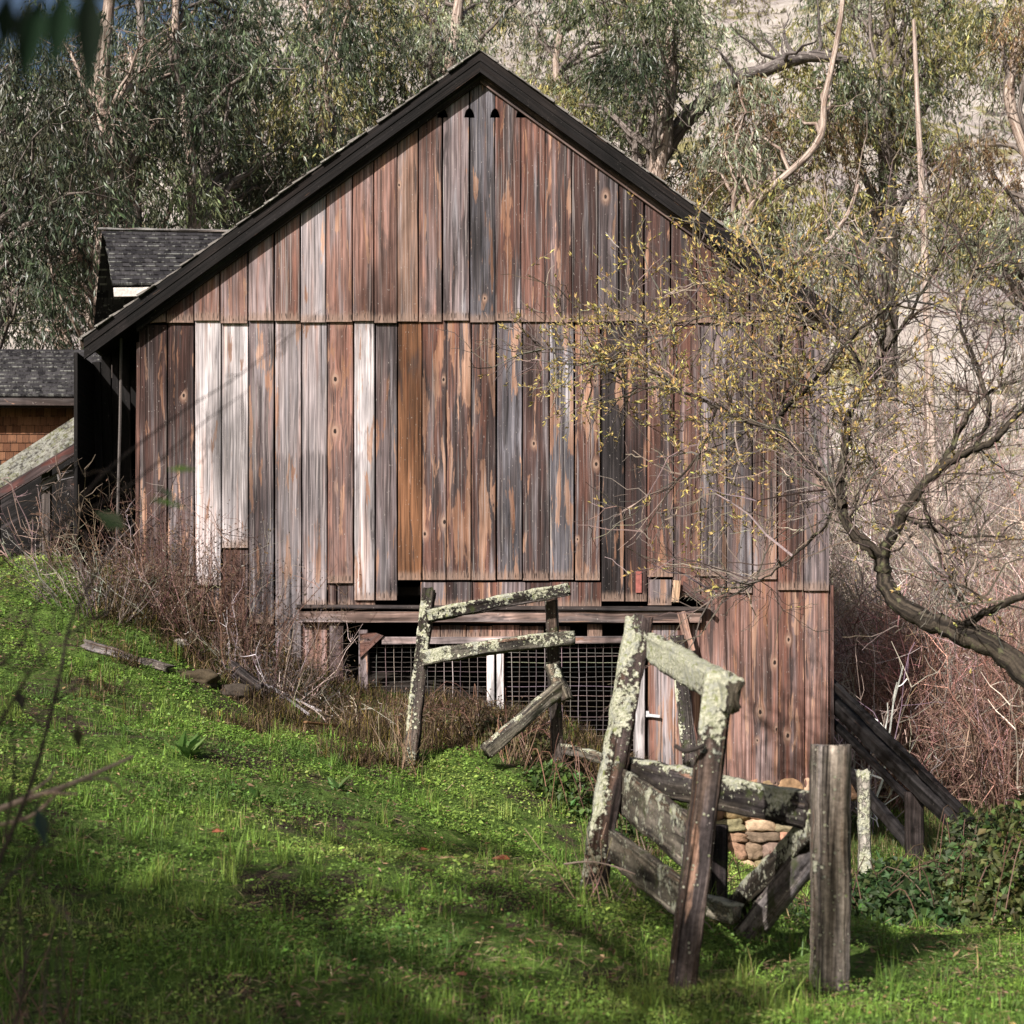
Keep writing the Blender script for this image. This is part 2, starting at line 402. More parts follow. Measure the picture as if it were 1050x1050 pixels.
def hexa(mb, c8, **k):
    """box from 8 corners: bottom ring of four, then top ring of four"""
    c8 = np.array(c8, float)
    f = [(3, 2, 1, 0), (4, 5, 6, 7), (0, 1, 5, 4), (1, 2, 6, 5), (2, 3, 7, 6), (3, 0, 4, 7)]
    uv = []
    for a in f:
        e1 = c8[a[1]]-c8[a[0]]; e2 = c8[a[3]]-c8[a[0]]; l1, l2 = np.linalg.norm(e1), np.linalg.norm(e2)
        uv += ([(0, 0), (0, l1), (l2, l1), (l2, 0)] if l1 > l2 else [(0, 0), (l1, 0), (l1, l2), (0, l2)])
    mb.add(c8, f, uv, **k)

def tube(mb, pts, r, tint, sides=4, uvs=False):
    pts = np.asarray(pts, float); k = len(pts); r = np.broadcast_to(np.asarray(r, float), (k,))
    T = np.gradient(pts, axis=0); T /= np.linalg.norm(T, axis=1, keepdims=True)+1e-9
    ref = np.array((0.31, .27, .91)) if abs(T[0][2]) < .8 else np.array((.93, .21, .3))
    A = np.cross(T, ref); A /= np.linalg.norm(A, axis=1, keepdims=True)+1e-9; B = np.cross(T, A)
    an = np.arange(sides)/sides*2*np.pi
    V = pts[:, None, :]+r[:, None, None]*(np.cos(an)[None, :, None]*A[:, None, :]+np.sin(an)[None, :, None]*B[:, None, :])
    i = np.arange(k-1)[:, None]; j = np.arange(sides)[None, :]; j2 = (j+1) % sides
    fa = np.stack([i*sides+j, (i+1)*sides+j, (i+1)*sides+j2, i*sides+j2], -1).reshape(-1, 4)
    uv = None
    if uvs:
        s = np.concatenate(([0], np.cumsum(np.linalg.norm(np.diff(pts, axis=0), axis=1))))
        per = 2*np.pi*r.max()
        u0 = np.broadcast_to(j/sides*per, (k-1, sides)); u1 = np.broadcast_to((j+1)/sides*per, (k-1, sides))
        v0 = np.broadcast_to(s[:-1, None], (k-1, sides)); v1 = np.broadcast_to(s[1:, None], (k-1, sides))
        uv = np.stack([np.stack([u0, v0], -1), np.stack([u0, v1], -1), np.stack([u1, v1], -1), np.stack([u1, v0], -1)], 2).reshape(-1, 2)
    mb.add(V.reshape(-1, 3), fa, uv, tint)

def leaves(mb, c, d, nrm, L, W, tint, fold=.25):
    """many leaf blades: base c, direction d, face normal nrm, two quads folded along the midrib"""
    n = len(c); d = d/(np.linalg.norm(d, axis=1, keepdims=True)+1e-9)
    s = np.cross(d, nrm); s /= np.linalg.norm(s, axis=1, keepdims=True)+1e-9
    up = np.cross(s, d)
    L = np.broadcast_to(L, (n,))[:, None]; W = np.broadcast_to(W, (n,))[:, None]
    V = np.stack([c, c+d*L*.42+s*W*.5+up*W*fold*.5, c+d*L-up*L*.08, c+d*L*.42-s*W*.5+up*W*fold*.5], 1).reshape(-1, 3)
    fa = np.arange(n*4).reshape(n, 4)
    mb.add(V, fa, None, tint)

def rnd_unit(n):
    v = RG.normal(size=(n, 3)); return v/np.linalg.norm(v, axis=1, keepdims=True)
def jit(col, n, a=.25, hue=.08):
    col = np.asarray(col, float)
    k = np.exp(RG.normal(0, a, (n, 1))); h = 1+RG.normal(0, hue, (n, 3))
    return np.clip(col*k*h, .004, .9)
def wander(a, b, k=6, amp=.06, sag=0.0):
    a = np.asarray(a, float); b = np.asarray(b, float); t = np.linspace(0, 1, k)[:, None]
    L = np.linalg.norm(b-a)
    p = a+(b-a)*t
    w = RG.normal(0, 1, (k, 3)); w = np.cumsum(w, 0); w -= w[0]+(w[-1]-w[0])*t
    p = p+w*amp*L/math.sqrt(k)
    p[:, 2] += (np.sin(t[:, 0]*np.pi)*sag)
    return p
def smooth_path(pts, m=4):
    pts = np.asarray(pts, float); out = []
    n = len(pts)
    for i in range(n-1):
        p0, p1, p2, p3 = pts[max(i-1, 0)], pts[i], pts[i+1], pts[min(i+2, n-1)]
        for t in np.arange(m)/m:
            out.append(.5*((2*p1)+(-p0+p2)*t+(2*p0-5*p1+4*p2-p3)*t*t+(-p0+3*p1-3*p2+p3)*t**3))
    out.append(pts[-1]); return np.array(out)

# ------------------------------------------------------------------ terrain
CP = [(0, 1050, 6.8), (260, 1050, 6.9), (525, 1050, 7), (800, 1050, 7), (1050, 1050, 7.1), (690, 1015, 7.6), (848, 1007, 8.0), (1050, 1005, 8.3),
      (600, 905, 9.6), (0, 880, 9), (250, 880, 9.5), (420, 880, 10.8), (0, 760, 12), (200, 765, 13), (420, 788, 14.5), (565, 788, 15.0),
      (0, 650, 16), (150, 660, 16.5), (250, 705, 16.8), (330, 730, 17), (450, 742, 17), (560, 752, 17.1), (640, 795, 17.1), (700, 815, 17.6),
      (0, 580, 19), (140, 585, 18.2), (760, 895, 17.8), (850, 880, 17.5), (930, 868, 17.5), (1050, 855, 17), (745, 915, 14.2), (800, 925, 14.2), (770, 905, 16.4), (720, 880, 16.6), (860, 960, 12), (960, 945, 12), (1060, 930, 12),
      (760, 960, 12.5), (900, 800, 24), (1050, 770, 28), (525, 705, 30), (0, 560, 26), (-150, 570, 19), (-150, 800, 9), (1200, 900, 12), (1200, 820, 22)]
cpw = np.array([P(*c) for c in CP])
def _phi(r): return np.where(r > 1e-9, r*r*np.log(np.maximum(r, 1e-9)), 0)
_A = _phi(np.linalg.norm(cpw[:, None, :2]-cpw[None, :, :2], axis=2))+np.eye(len(cpw))*.03
_Q = np.c_[np.ones(len(cpw)), cpw[:, :2]]
_S = np.linalg.solve(np.block([[_A, _Q], [_Q.T, np.zeros((3, 3))]]), np.r_[cpw[:, 2], 0, 0, 0])
def gz(x, y):
    x = np.atleast_1d(np.asarray(x, float)); y = np.atleast_1d(np.asarray(y, float))
    xc = np.clip(x, -8.5, 8.5); yc = np.clip(y, 5.5, 30)
    out = np.empty(xc.shape); xf, yf = xc.ravel(), yc.ravel(); of = out.ravel()
    for i in range(0, len(xf), 20000):
        X, Y = xf[i:i+20000], yf[i:i+20000]
        of[i:i+20000] = _phi(np.hypot(X[:, None]-cpw[:, 0], Y[:, None]-cpw[:, 1]))@_S[:-3]+_S[-3]+_S[-2]*X+_S[-1]*Y
    out = of.reshape(xc.shape)
    near = np.clip(1-np.abs(x)/30, 0, 1)*np.clip((y-2)/4, 0, 1)*np.clip((40-y)/10, 0, 1)
    bump = .035*np.sin(x*2.1+1.3*np.sin(y*1.7))*np.cos(y*2.3+np.sin(x*1.1))+.02*np.sin(x*5.3+y*3.1+2*np.sin(y*2.2))*np.sin(y*4.7-x*1.9)+.012*np.sin(x*11+y*7.3)*np.sin(y*9.1-x*8.3)
    return out+bump*near
def g1(x, y): return float(gz(x, y)[0])
def on(px, py, D):
    p = P(px, py, D); p[2] = g1(p[0], p[1]); return p

def axis(*segs):
    out = []
    for a, b, s in segs: out += list(np.arange(a, b, s))
    out.append(segs[-1][1]); return np.array(out)
def grid_mesh(mb, X, Y, Z, tint=(.5, .5, .5)):
    ny, nx = X.shape
    V = np.stack([X, Y, Z], -1).reshape(-1, 3)
    i = np.arange(ny-1)[:, None]; j = np.arange(nx-1)[None, :]
    fa = np.stack([i*nx+j, i*nx+j+1, (i+1)*nx+j+1, (i+1)*nx+j], -1).reshape(-1, 4)
    mb.add(V, fa, None, tint)

def mat_ground():
    n = NT('mossy_ground'); ob = n.geo('Position')
    a = n.noise(ob, 1.1, 4, .6); b = n.noise(ob, 9, 4, .6); c = n.noise(ob, 60, 3, .6)
    col = n.mix(n.mr(b, .35, .65), (.042, .068, .016), (.11, .175, .036))
    soil = n.mix(n.mr(c, .3, .7), (.025, .019, .014), (.075, .055, .04))
    col = n.mix(n.mr(n.math('ADD', n.math('MULTIPLY', a, .6), n.math('MULTIPLY', b, .4)), .50, .60), col, soil)
    xyz = n.sep(ob)
    # bare brown litter towards the wood and under the barn
    far = n.math('MAXIMUM', n.mr(xyz[1], 20.5, 25), 0.0)
    lit = n.mix(n.mr(b, .35, .65), (.07, .048, .036), (.17, .115, .085))
    col = n.mix(far, col, lit)
    col = n._scale(col, n.mr(c, .25, .75, .65, 1.35, False))
    return n.finish(col, .95, n.bump(n.math('ADD', c, b), .8, .03), .08)
M_GROUND = mat_ground()
mb = MB()
xs = axis((-140, -30, 10), (-30, -9, 1.2), (-9, 9, .09), (9, 30, 1.2), (30, 140, 10))
ys = axis((-60, 0, 8), (0, 5.5, .7), (5.5, 21, .08), (21, 32, .35), (32, 56, 2))
X, Y = np.meshgrid(xs, ys); grid_mesh(mb, X, Y, gz(X, Y))
tag(mb.build('ground', M_GROUND, smooth=True), kind='structure')

# hillside behind the wood
def mat_hill():
    n = NT('dry_hazy_hillside'); ob = n.geo('Position')
    a = n.noise(ob, .11, 5, .62); b = n.noise(ob, .5, 5, .65); c = n.noise(ob, 3.2, 4, .7)
    col = n.mix(n.mr(b, .38, .62), (.38, .335, .30), (.52, .465, .425))  # dry grass, paled so that distant haze sits in the colour
    col = n.mix(n.mr(n.math('ADD', n.math('MULTIPLY', a, .55), n.math('MULTIPLY', c, .45)), .49, .60), col, (.30, .255, .25))
    col = n.mix(n.mr(n.noise(ob, .22, 4, .6, 1.0), .55, .66), col, (.24, .215, .10))
    col = n._scale(col, n.mr(c, .25, .75, .7, 1.3, False))
    return n.finish(col, .95, n.bump(n.math('ADD', c, b), .9, .35), .05)
def hz(x, y):
    s = np.clip(y-41, 0, None)
    z = .8+s*.575
    cap = 50+122*sm(-44, -10, x)
    z = np.minimum(z, cap)
    w = np.clip(s/20, 0, 1)
    return z+w*(1.6*np.sin(x*.13+y*.05)*np.cos(y*.11)+.8*np.sin(x*.31+2*np.sin(y*.2))*np.sin(y*.27)+.35*np.sin(x*.9+y*.6)*np.sin(y*.8-x*.4))
mb = MB()
xs = axis((-240, -90, 10), (-90, 90, 1.5), (90, 240, 10)); ys = axis((40, 120, 1.6), (120, 340, 5))
X, Y = np.meshgrid(xs, ys); grid_mesh(mb, X, Y, hz(X, Y)-.9)
tag(mb.build('hillside', mat_hill(), smooth=True), kind='structure')

# ------------------------------------------------------------------ shared materials
M_WOOD = mat_wood(); M_TAR_SHADE = mat_wood('blackened_shade_wood', .6, .26); M_LICH = mat_lichen()  # the black wood serves dark timbers and the painted shade of the lean-to
M_TWIG = mat_tint('twig_bark', .85, 0, 60, .3)
M_LEAF = mat_tint('leaf', .38, .36, 25, .2, spec=.5)
M_MATT = mat_tint('matt_leaf', .9, .1, 14, .2, spec=.02)
M_GRASS = mat_tint('grass_blade', .5, .3, 14, .25, spec=.25)
M_DRY = mat_tint('dry_grass', .8, .2, 20, .25)
M_CATK = mat_tint('catkin', .8, .25, 60, .25)
M_WIRE = mat_tint('galvanised_wire', .5, 0, 50, .2, spec=.4)
M_DARK = mat_tint('interior_dark', .95, 0, 8, .3)
M_PAINT = mat_tint('old_paint', .75, 0, 22, .35, .3)
M_STONE = mat_tint('field_stone', .9, 0, 18, .45, .6)

# ------------------------------------------------------------------ the barn
W = (.385, .345, .35); LG = (.23, .195, .199); G = (.118, .092, .094); B = (.096, .049, .039); DB = (.050, .0285, .0255); PB = (.163, .092, .076)
OR = (.155, .072, .037); K = (.016, .012, .012); BG = (.085, .079, .090); TN = (.20, .124, .095)
XP = -.368; ZP = 8.83; SL = .725
def roof_top(x): return ZP-SL*abs(x-XP)
def wall_top(x): return roof_top(x)-.27
barn = empty('barn', (-.35, 18.0, .3), 'weathered redwood barn of upright boards with a dark gabled roof', 'barn')

ZN_U, ZN_M = fz(186), fz(462)
# (x0, x1, tint, bare orange, dark stain, knots, silver, nail line)
UP = [(143, 172, B, 0.23, .3, .2, .2, 0), (172, 200, B, 0.27, .2, .2, .3, 0), (200, 227, PB, 0.23, .2, .2, .4, 0), (227, 255, PB, 0.23, .2, .2, .5, 0),
      (255, 282, PB, 0.23, .2, .3, .5, 0), (282, 309, PB, 0.23, .15, .2, .7, 0), (309, 335, LG, 0.23, .1, .2, .7, 0), (335, 362, PB, 0.35, .1, .4, .5, 0),
      (362, 384, PB, 0.23, .15, .2, .4, 0), (384, 408, PB, 0.23, .2, .2, .2, 0), (408, 429, TN, 0.31, .15, .6, .5, .2), (429, 454, PB, 0.35, .3, .5, .4, .2),
      (454, 482, G, 0.20, .3, .2, .9, .3), (482, 508, BG, 0.37, .45, .6, .4, .2), (508, 534, B, 0.31, .3, .3, .7, .5), (534, 559, B, 0.27, .3, .3, .8, .3),
      (559, 586, B, 0.35, .45, .3, .4, .4), (586, 613, DB, 0.23, .3, .3, .6, .2), (613, 634, G, 0.27, .3, .9, .7, 0), (634, 660, DB, 0.23, .35, .2, .4, 0),
      (660, 687, DB, 0.23, .4, .2, .3, 0), (687, 714, DB, 0.27, .3, .2, .3, 0), (714, 741, B, 0.23, .4, .2, .2, 0), (741, 768, DB, 0.23, .3, .2, .3, 0), (768, 796, DB, 0.23, .3, .2, .3, 0), (796, 822, DB, 0.23, .3, .2, .3, 0)]  # right hand boards tinted darker: willow shade put into their colour
MAIN = [(143, 172, DB, .3, .25, .5, .3, 0.10, 590), (172, 200, DB, .3, .35, .5, .4, 0.55, 590), (200, 228, W, .2, .05, .1, .55, 0.05, 600), (228, 255, W, .25, .05, .1, .45, 0.05, 562),
        (255, 282, G, .35, .4, .1, .7, 0.55, 640), (282, 310, LG, .4, .1, .1, .7, 0.95, 705), (310, 336, LG, .25, .1, .1, .8, 1.00, 623), (336, 363, PB, .4, .35, .85, .3, 0.75, 598),
        (363, 385, W, .3, .15, .2, .5, 0.80, 615), (385, 408, G, .35, .25, .3, .6, 0.55, 616), (408, 433, OR, .2, .1, .2, 0, 0.00, 595), (433, 458, B, .56, .5, .5, .5, 0.55, 595),
        (458, 483, B, .58, .5, .3, .5, 0.55, 595), (483, 509, B, .50, .45, .3, .8, 0.55, 595), (509, 536, BG, .36, .5, .2, .5, 0.60, 595), (536, 563, DB, .3, .4, .5, .5, 0.55, 595),
        (563, 589, BG, .47, .35, .3, 1.0, 0.55, 595), (589, 616, B, .50, .45, .5, .9, 0.55, 595), (616, 641, K, .25, .6, .2, .1, 0.55, 617), (641, 663, DB, .3, .45, .2, .0, 0.55, 617),
        (663, 691, B, .35, .35, .2, .5, 0.55, 592), (691, 718, B, .3, .3, .4, .4, 0.10, 612), (718, 745, G, .4, .3, .4, .7, 0.10, 591), (745, 771, G, .4, .2, .2, .9, 0.10, 608), (771, 797, PB, .5, .25, .3, .7, 0.10, 594), (797, 824, B, .35, .35, .3, .4, 0.10, 605), (824, 850, G, .3, .35, .5, .3, 0.10, 606)]
LOW = [(718, 745, PB, .35, .2, .1, .3, 591, 800), (745, 771, PB, .4, .25, .2, .2, 609, 806), (771, 798, PB, .4, .2, 1.0, .4, 594, 809), (798, 825, B, .42, .2, 1.0, .3, 605, 811), (825, 850, PB, .45, .1, 1.0, .3, 606, 812)]
up = MB(); vents = {455: 1, 481: 1, 508: 1, 534: 1}
for i, (a, b, t, o, d, kn, si, ln) in enumerate(UP):
    vR = fz(123) if any(abs(b-k) < 2 for k in vents) else None; vL = fz(123) if any(abs(a-k) < 2 for k in vents) else None
    zt = max(wall_top(fx(a)), wall_top(fx(b)))+.1
    plank(up, fx(a), fx(b), fz(331+random.uniform(-1, 2)), zt, 17.925+random.uniform(-.004, .004), .026, t, (None, o, d), (kn, si, ln), ZN_U, wall_top, vR, vL, gap=random.choice((.003, .006, .010)))
up.build('upper_siding', M_WOOD, barn)
ms = MB()
for (a, b, t, o, d, kn, si, ln, zb) in MAIN:
    zt = min(fz(322), wall_top(fx(a)), wall_top(fx(b)))
    plank(ms, fx(a), fx(b), fz(zb), zt, 17.962+random.uniform(-.006, .006), .027, t, (None, o, d), (kn, si, ln), ZN_M+random.choice((0, 0, .05, -.03)), None, gap=random.choice((.003, .006, .010)))
ms.build('main_siding', M_WOOD, barn)
lo = MB()
for (a, b, t, o, d, kn, si, zt, zb) in LOW:
    plank(lo, fx(a), fx(b), fz(zb), fz(zt)+.08, 17.995, .028, t, (None, o, d), (kn, si, 0), fz(zt), None, gap=random.choice((.002, .005)))
lo.build('lower_siding', M_WOOD, barn); lo = MB()
# boards at the foot of the left half, set back behind the main boards
for a, b, t, zt, zb in ((143, 172, DB, 585, 640), (172, 200, B, 585, 650), (200, 228, DB, 590, 665), (228, 255, B, 556, 680), (255, 282, B, 632, 705), (308, 322, PB, 640, 720), (322, 336, PB, 640, 722),
                        (336, 345, DB, 600, 625), (346, 363, DB, 590, 624), (363, 385, B, 612, 626)):
    plank(lo, fx(a), fx(b), fz(zb), fz(zt)+.06, 17.998, .028, t, (None, .35, .3), (.3, .4, 0), fz(zt))
lo.build('foot_boards', M_WOOD, barn); lo = MB()
# short boards under the hay door
for k, a in enumerate(range(431, 617, 27)):
    plank(lo, fx(a), fx(min(a+27, 617)), fz(624), fz(597), 17.992, .026, random.choice((DB, B, G)), (None, .35, .3), (.2, .4, 0), fz(597))
lo.build('under_boards', M_WOOD, barn)
for a, b, zt, zb, t in ((664, 689, 594, 620, G), (430, 452, 642, 655, B), (452, 478, 641, 655, DB), (478, 505, 642, 656, B), (505, 533, 641, 655, PB), (533, 558, 642, 655, B), (560, 585, 642, 655, DB), (602, 618, 640, 652, PB)):
    lo = MB(); plank(lo, fx(a), fx(b), fz(zb), fz(zt), 18.0, .026, t, (None, .35, .3), (.2, .3, 0), fz(zt)); lo.build('short_board', M_WOOD, barn)
lo = MB()
# narrow cladding between door and corner boards
plank(lo, fx(706), fx(718), fz(792), fz(640), 18.0, .026, B, (None, .4, .2), (.2, .3, 0), fz(640))
lo.build('door_jamb', M_WOOD, barn)
# dark backing studs, side and rear walls
inn = MB()
xl, xr = fx(143), fx(850)
for x0, x1 in ((xl, xl+.04), (xr-.04, xr)):
    zt = wall_top(x0 if x0 < 0 else x1)-.05
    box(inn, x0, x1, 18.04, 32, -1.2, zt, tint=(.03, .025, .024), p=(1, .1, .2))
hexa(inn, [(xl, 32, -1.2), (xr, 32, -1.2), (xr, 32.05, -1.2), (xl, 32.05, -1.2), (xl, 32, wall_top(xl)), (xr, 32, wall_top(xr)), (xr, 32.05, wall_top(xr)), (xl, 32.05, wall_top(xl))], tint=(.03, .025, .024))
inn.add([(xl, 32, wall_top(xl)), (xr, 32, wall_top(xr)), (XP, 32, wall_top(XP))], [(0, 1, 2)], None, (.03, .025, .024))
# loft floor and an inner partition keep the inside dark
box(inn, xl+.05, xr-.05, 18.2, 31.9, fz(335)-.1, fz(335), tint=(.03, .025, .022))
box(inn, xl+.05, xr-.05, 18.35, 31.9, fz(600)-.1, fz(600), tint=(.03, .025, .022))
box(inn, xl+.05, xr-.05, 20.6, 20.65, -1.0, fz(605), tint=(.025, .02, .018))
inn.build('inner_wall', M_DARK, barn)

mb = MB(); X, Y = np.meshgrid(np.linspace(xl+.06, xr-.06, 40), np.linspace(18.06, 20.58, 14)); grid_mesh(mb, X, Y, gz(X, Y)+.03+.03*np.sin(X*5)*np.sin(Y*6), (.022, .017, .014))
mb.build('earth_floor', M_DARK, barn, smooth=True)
# roof: two slopes of overlapping shingle courses on a deck
def roof_slope(side, length):
    mb = MB(); cs = math.cos(math.atan(SL)); y0, y1 = 17.73, 32.5
    nx = side*cs*SL; nzv = cs           # outward normal of the slope
    def pt(s, h, y): return np.array((XP+side*s*cs+side*h*SL*cs, y, ZP-.05-s*SL*cs+h*cs))
    s = 0.0; i = 0
    while s < length:
        jj = random.uniform(-.035, .03); e = min(s+.24, length+.05)
        # course split into shingle bundles along y so the front edge is uneven
        ye = y0+jj
        hh = random.uniform(.022, .04)
        hexa(mb, [pt(e, .002, ye), pt(s, .002, ye), pt(s, .002, y1), pt(e, .002, y1), pt(e, hh, ye), pt(s, .008, ye), pt(s, .008, y1), pt(e, hh, y1)], tint=(.1, .09, .085))
        s += .2; i += 1
    return mb
M_SHG = mat_shingle('barn_shingle', (.08, .07, .065), (.22, .20, .185), (.42, .41, .36), .2)
LENL, LENR = 5.62, 5.10
roof_slope(-1, LENL).build('roof_slope', M_SHG, barn)
roof_slope(1, LENR).build('roof_slope', M_SHG, barn)
for side, ln in ((-1, LENL), (1, LENR)):
    cs = math.cos(math.atan(SL)); mb = MB()
    def dp(t, h, y): return (XP+side*t*cs+side*h*SL*cs, y, ZP-.05-t*SL*cs+h*cs)
    hexa(mb, [dp(ln, -.06, 17.78), dp(0, -.06, 17.78), dp(0, -.06, 32.4), dp(ln, -.06, 32.4), dp(ln, 0, 17.78), dp(0, 0, 17.78), dp(0, 0, 32.4), dp(ln, 0, 32.4)], tint=(.022, .018, .016))
    mb.build('roof_deck', M_DARK, barn); mb = MB()
    x1 = XP+side*(ln*cs)
    def rk(x, o): return roof_top(x)-.06-o
    def lintel(y0, y1, oa, ob, tint, xa, xb):
        hexa(mb, [(xa, y0, rk(xa, ob)), (xb, y0, rk(xb, ob)), (xb, y1, rk(xb, ob)), (xa, y1, rk(xa, ob)),
                  (xa, y0, rk(xa, oa)), (xb, y0, rk(xb, oa)), (xb, y1, rk(xb, oa)), (xa, y1, rk(xa, oa))], tint=tint, p=(random.uniform(0, 9), .1, .4), q=(.1, .1, 0))
    lintel(17.75, 17.79, 0, .23, (.022, .017, .016), XP, x1)
    lintel(17.74, 17.748, 0, .10, (.03, .022, .02), XP, x1)
    mb.build('barge_board', M_TAR_SHADE, barn)
    mb = MB()
    lintel(17.885, 17.921, .04, .30, (.10, .066, .057) if side > 0 else (.03, .022, .02), XP, XP+side*(3.98 if side < 0 else 4.04))  # left trim tinted darker: shade of the overhang put into the colour
    mb.build('rake_trim', M_WOOD, barn)
# horizontal drip board, sill beam and trim over the pen
mb = MB(); x0, x1 = fx(306), fx(722)
rough_beam(mb, (x0, 17.90, fz(622.5)), (x1, 17.90, fz(625)), .11, .05, tint=(.045, .036, .034), p=(None, .1, .4), amp=.004, sq=.3)
mb.build('drip_board', M_WOOD, barn)
mb = MB()
rough_beam(mb, (x0+.02, 17.93, fz(633)), (fx(718), 17.93, fz(633)), .09, .135, tint=(.17, .115, .098), p=(None, .35, .3), q=(.2, .5, 0), amp=.005, sq=.25)
mb.build('sill_beam', M_WOOD, barn)
mb = MB()
rough_beam(mb, (fx(392), 17.95, fz(657)), (fx(662), 17.95, fz(656)), .05, .085, tint=(.25, .205, .205), p=(None, .25, .2), q=(.1, .8, 0), amp=.003, sq=.25)
mb.build('mesh_rail', M_WOOD, barn)
mb = MB()
for px, w, t, top, bot, y in ((345, .17, DB, 640, 740, 17.97), (373, .11, G, 646, 750, 17.96), (503, .085, (.62, .58, .58), 656, 770, 17.955), (513, .085, (.52, .48, .48), 656, 770, 17.958), (655, .13, (.50, .46, .465), 652, 830, 17.95)):
    m2 = MB()
    rough_beam(m2, (fx(px), y, fz(bot)), (fx(px), y, fz(top)), w, .06, up=(0, 1, 0), tint=t, p=(None, .15, .15), q=(.2, .3, 0), amp=.003, sq=.25)
    m2.build('mesh_post', M_WOOD, barn)
mb = MB()
hexa(mb, [(fx(370), 17.90, fz(675)), (fx(394), 17.90, fz(652)), (fx(394), 17.925, fz(652)), (fx(370), 17.925, fz(675)),
          (fx(370), 17.90, fz(650)), (fx(386), 17.90, fz(649)), (fx(386), 17.925, fz(649)), (fx(370), 17.925, fz(650))], tint=B, p=(3, .3, .3), q=(.2, .3, 0))
mb.build('gusset', M_WOOD, barn)
# wire mesh
mb = MB()
def wire(a, b, r=.0042): tube(mb, wander(a, b, 8, .010), r*RG.uniform(.7, 1.2), jit((.15, .13, .12), 1, .45)[0], 4)
for px in np.arange(378, 650, 8.6):
    if 497 < px < 520: continue
    wire((fx(px), 18.0, fz(785)), (fx(px), 18.0, fz(660)))
for py in np.arange(664, 785, 5.0):
    wire((fx(377), 18.008, fz(py)), (fx(499), 18.008, fz(py)), .0032); wire((fx(518), 18.008, fz(py)), (fx(652), 18.008, fz(py)), .0032)
mb.build('wire_mesh', M_WIRE, barn)
# door with latch on the right of the pen
dr = MB()
for a, b, t in ((664, 678, PB), (678, 692, LG), (692, 706, B)):
    plank(dr, fx(a), fx(b), fz(800), fz(641), 18.0, .03, t, (None, .5, .15), (.3, .7, 0), fz(641))
dr = dr.build('door', M_WOOD, barn)
mb = MB(); rough_beam(mb, (fx(662), 17.96, fz(733)), (fx(676), 17.95, fz(734.5)), .02, .035, tint=(.5, .5, .52), amp=.001)
hexa(mb, [(fx(662), 17.95, fz(735)), (fx(666), 17.95, fz(735)), (fx(666), 17.99, fz(735)), (fx(662), 17.99, fz(735)), (fx(662), 17.95, fz(729)), (fx(665), 17.95, fz(729)), (fx(665), 17.99, fz(729)), (fx(662), 17.99, fz(729))], tint=(.5, .5, .52))
o = mb.build('latch', M_WIRE, dr); o.parent = dr; o.location = -np.array(barn.location)
# broken wooden bracket by the beam end, red strip
mb = MB()
rough_beam(mb, (fx(693), 17.88, fz(596)), (fx(691), 17.87, fz(618)), .085, .07, up=(0, 1, 0), tint=(.30, .20, .13), p=(None, .4, .2), amp=.006)
rough_beam(mb, (fx(697), 17.86, fz(628)), (fx(707), 17.84, fz(668)), .10, .08, up=(0, 1, 0), tint=(.19, .12, .095), p=(None, .4, .3), amp=.012)
mb.build('broken_bracket', M_WOOD, barn)
mb = MB()
hexa(mb, [(fx(699), 17.90, fz(606)), (fx(722), 17.74, fz(622)), (fx(722), 17.78, fz(622)), (fx(699), 17.94, fz(606)), (fx(700), 17.90, fz(596)), (fx(724), 17.74, fz(618)), (fx(724), 17.78, fz(618)), (fx(700), 17.94, fz(596))], tint=DB, p=(2, .2, .3))
mb.build('splintered_board', M_WOOD, barn)
mb = MB(); box(mb, fx(651.5), fx(657.5), 17.944, 17.952, fz(608), fz(586), tint=(.28, .095, .08))
mb.build('red_strip', M_PAINT, barn)
# field-stone footing
ft = MB()
def stone(mb, c, s, tint, sub=2, amp=.22, e=4.5):
    bpy_v = []; import bmesh
    bm = bmesh.new(); bmesh.ops.create_icosphere(bm, subdivisions=sub, radius=1)
    sd = random.uniform(0, 99)
    bm.verts.ensure_lookup_table()
    V = []
    for v in bm.verts:
        q = v.co
        nrm = (abs(q.x)**e+abs(q.y)**e+abs(q.z)**e)**(1/e)
        q = q/nrm
        k = 1+amp*mnoise.noise(q*1.4+Vector((sd, sd, sd)))+amp*.4*mnoise.noise(q*4+Vector((sd, 0, sd)))
        V.append((c[0]+q.x*s[0]*k, c[1]+q.y*s[1]*k, c[2]+q.z*s[2]*k))
    fa = [[v.index for v in f.verts] for f in bm.faces]; bm.free()
    mb.add(V, fa, None, tint)
z = fz(900); row = 0
while z < fz(811):
    h = random.uniform(.12, .23); x = fx(690)-random.uniform(0, .2)
    while x < fx(852):
        w = random.uniform(.14, .40)
        stone(ft, (x+w/2, 18.08+random.uniform(-.02, .02), z+h/2), (w*.53, .11, h*.53), jit(random.choice(((.36, .235, .14), (.27, .185, .12), (.40, .275, .17), (.20, .14, .095))), 1, .2)[0], 3, .38)
        x += w
    z += h
ft.build('stone_footing', M_STONE, barn, smooth=True)
mb = MB(); box(mb, fx(690), fx(849), 18.16, 18.35, -1.3, fz(806), tint=(.025, .02, .017)); mb.build('footing_core', M_STONE, barn)
mb = MB(); rough_beam(mb, (fx(853), 18.02, fz(600)), (fx(853.5), 18.02, fz(880)), .05, .06, up=(0, 1, 0), tint=B, amp=.003); mb.build('corner_trim', M_WOOD, barn)
mb = MB(); rough_beam(mb, (fx(141), 17.98, fz(640)), (fx(143), 17.98, fz(352)), .05, .06, up=(0, 1, 0), tint=B, amp=.004); mb.build('corner_trim', M_WOOD, barn)
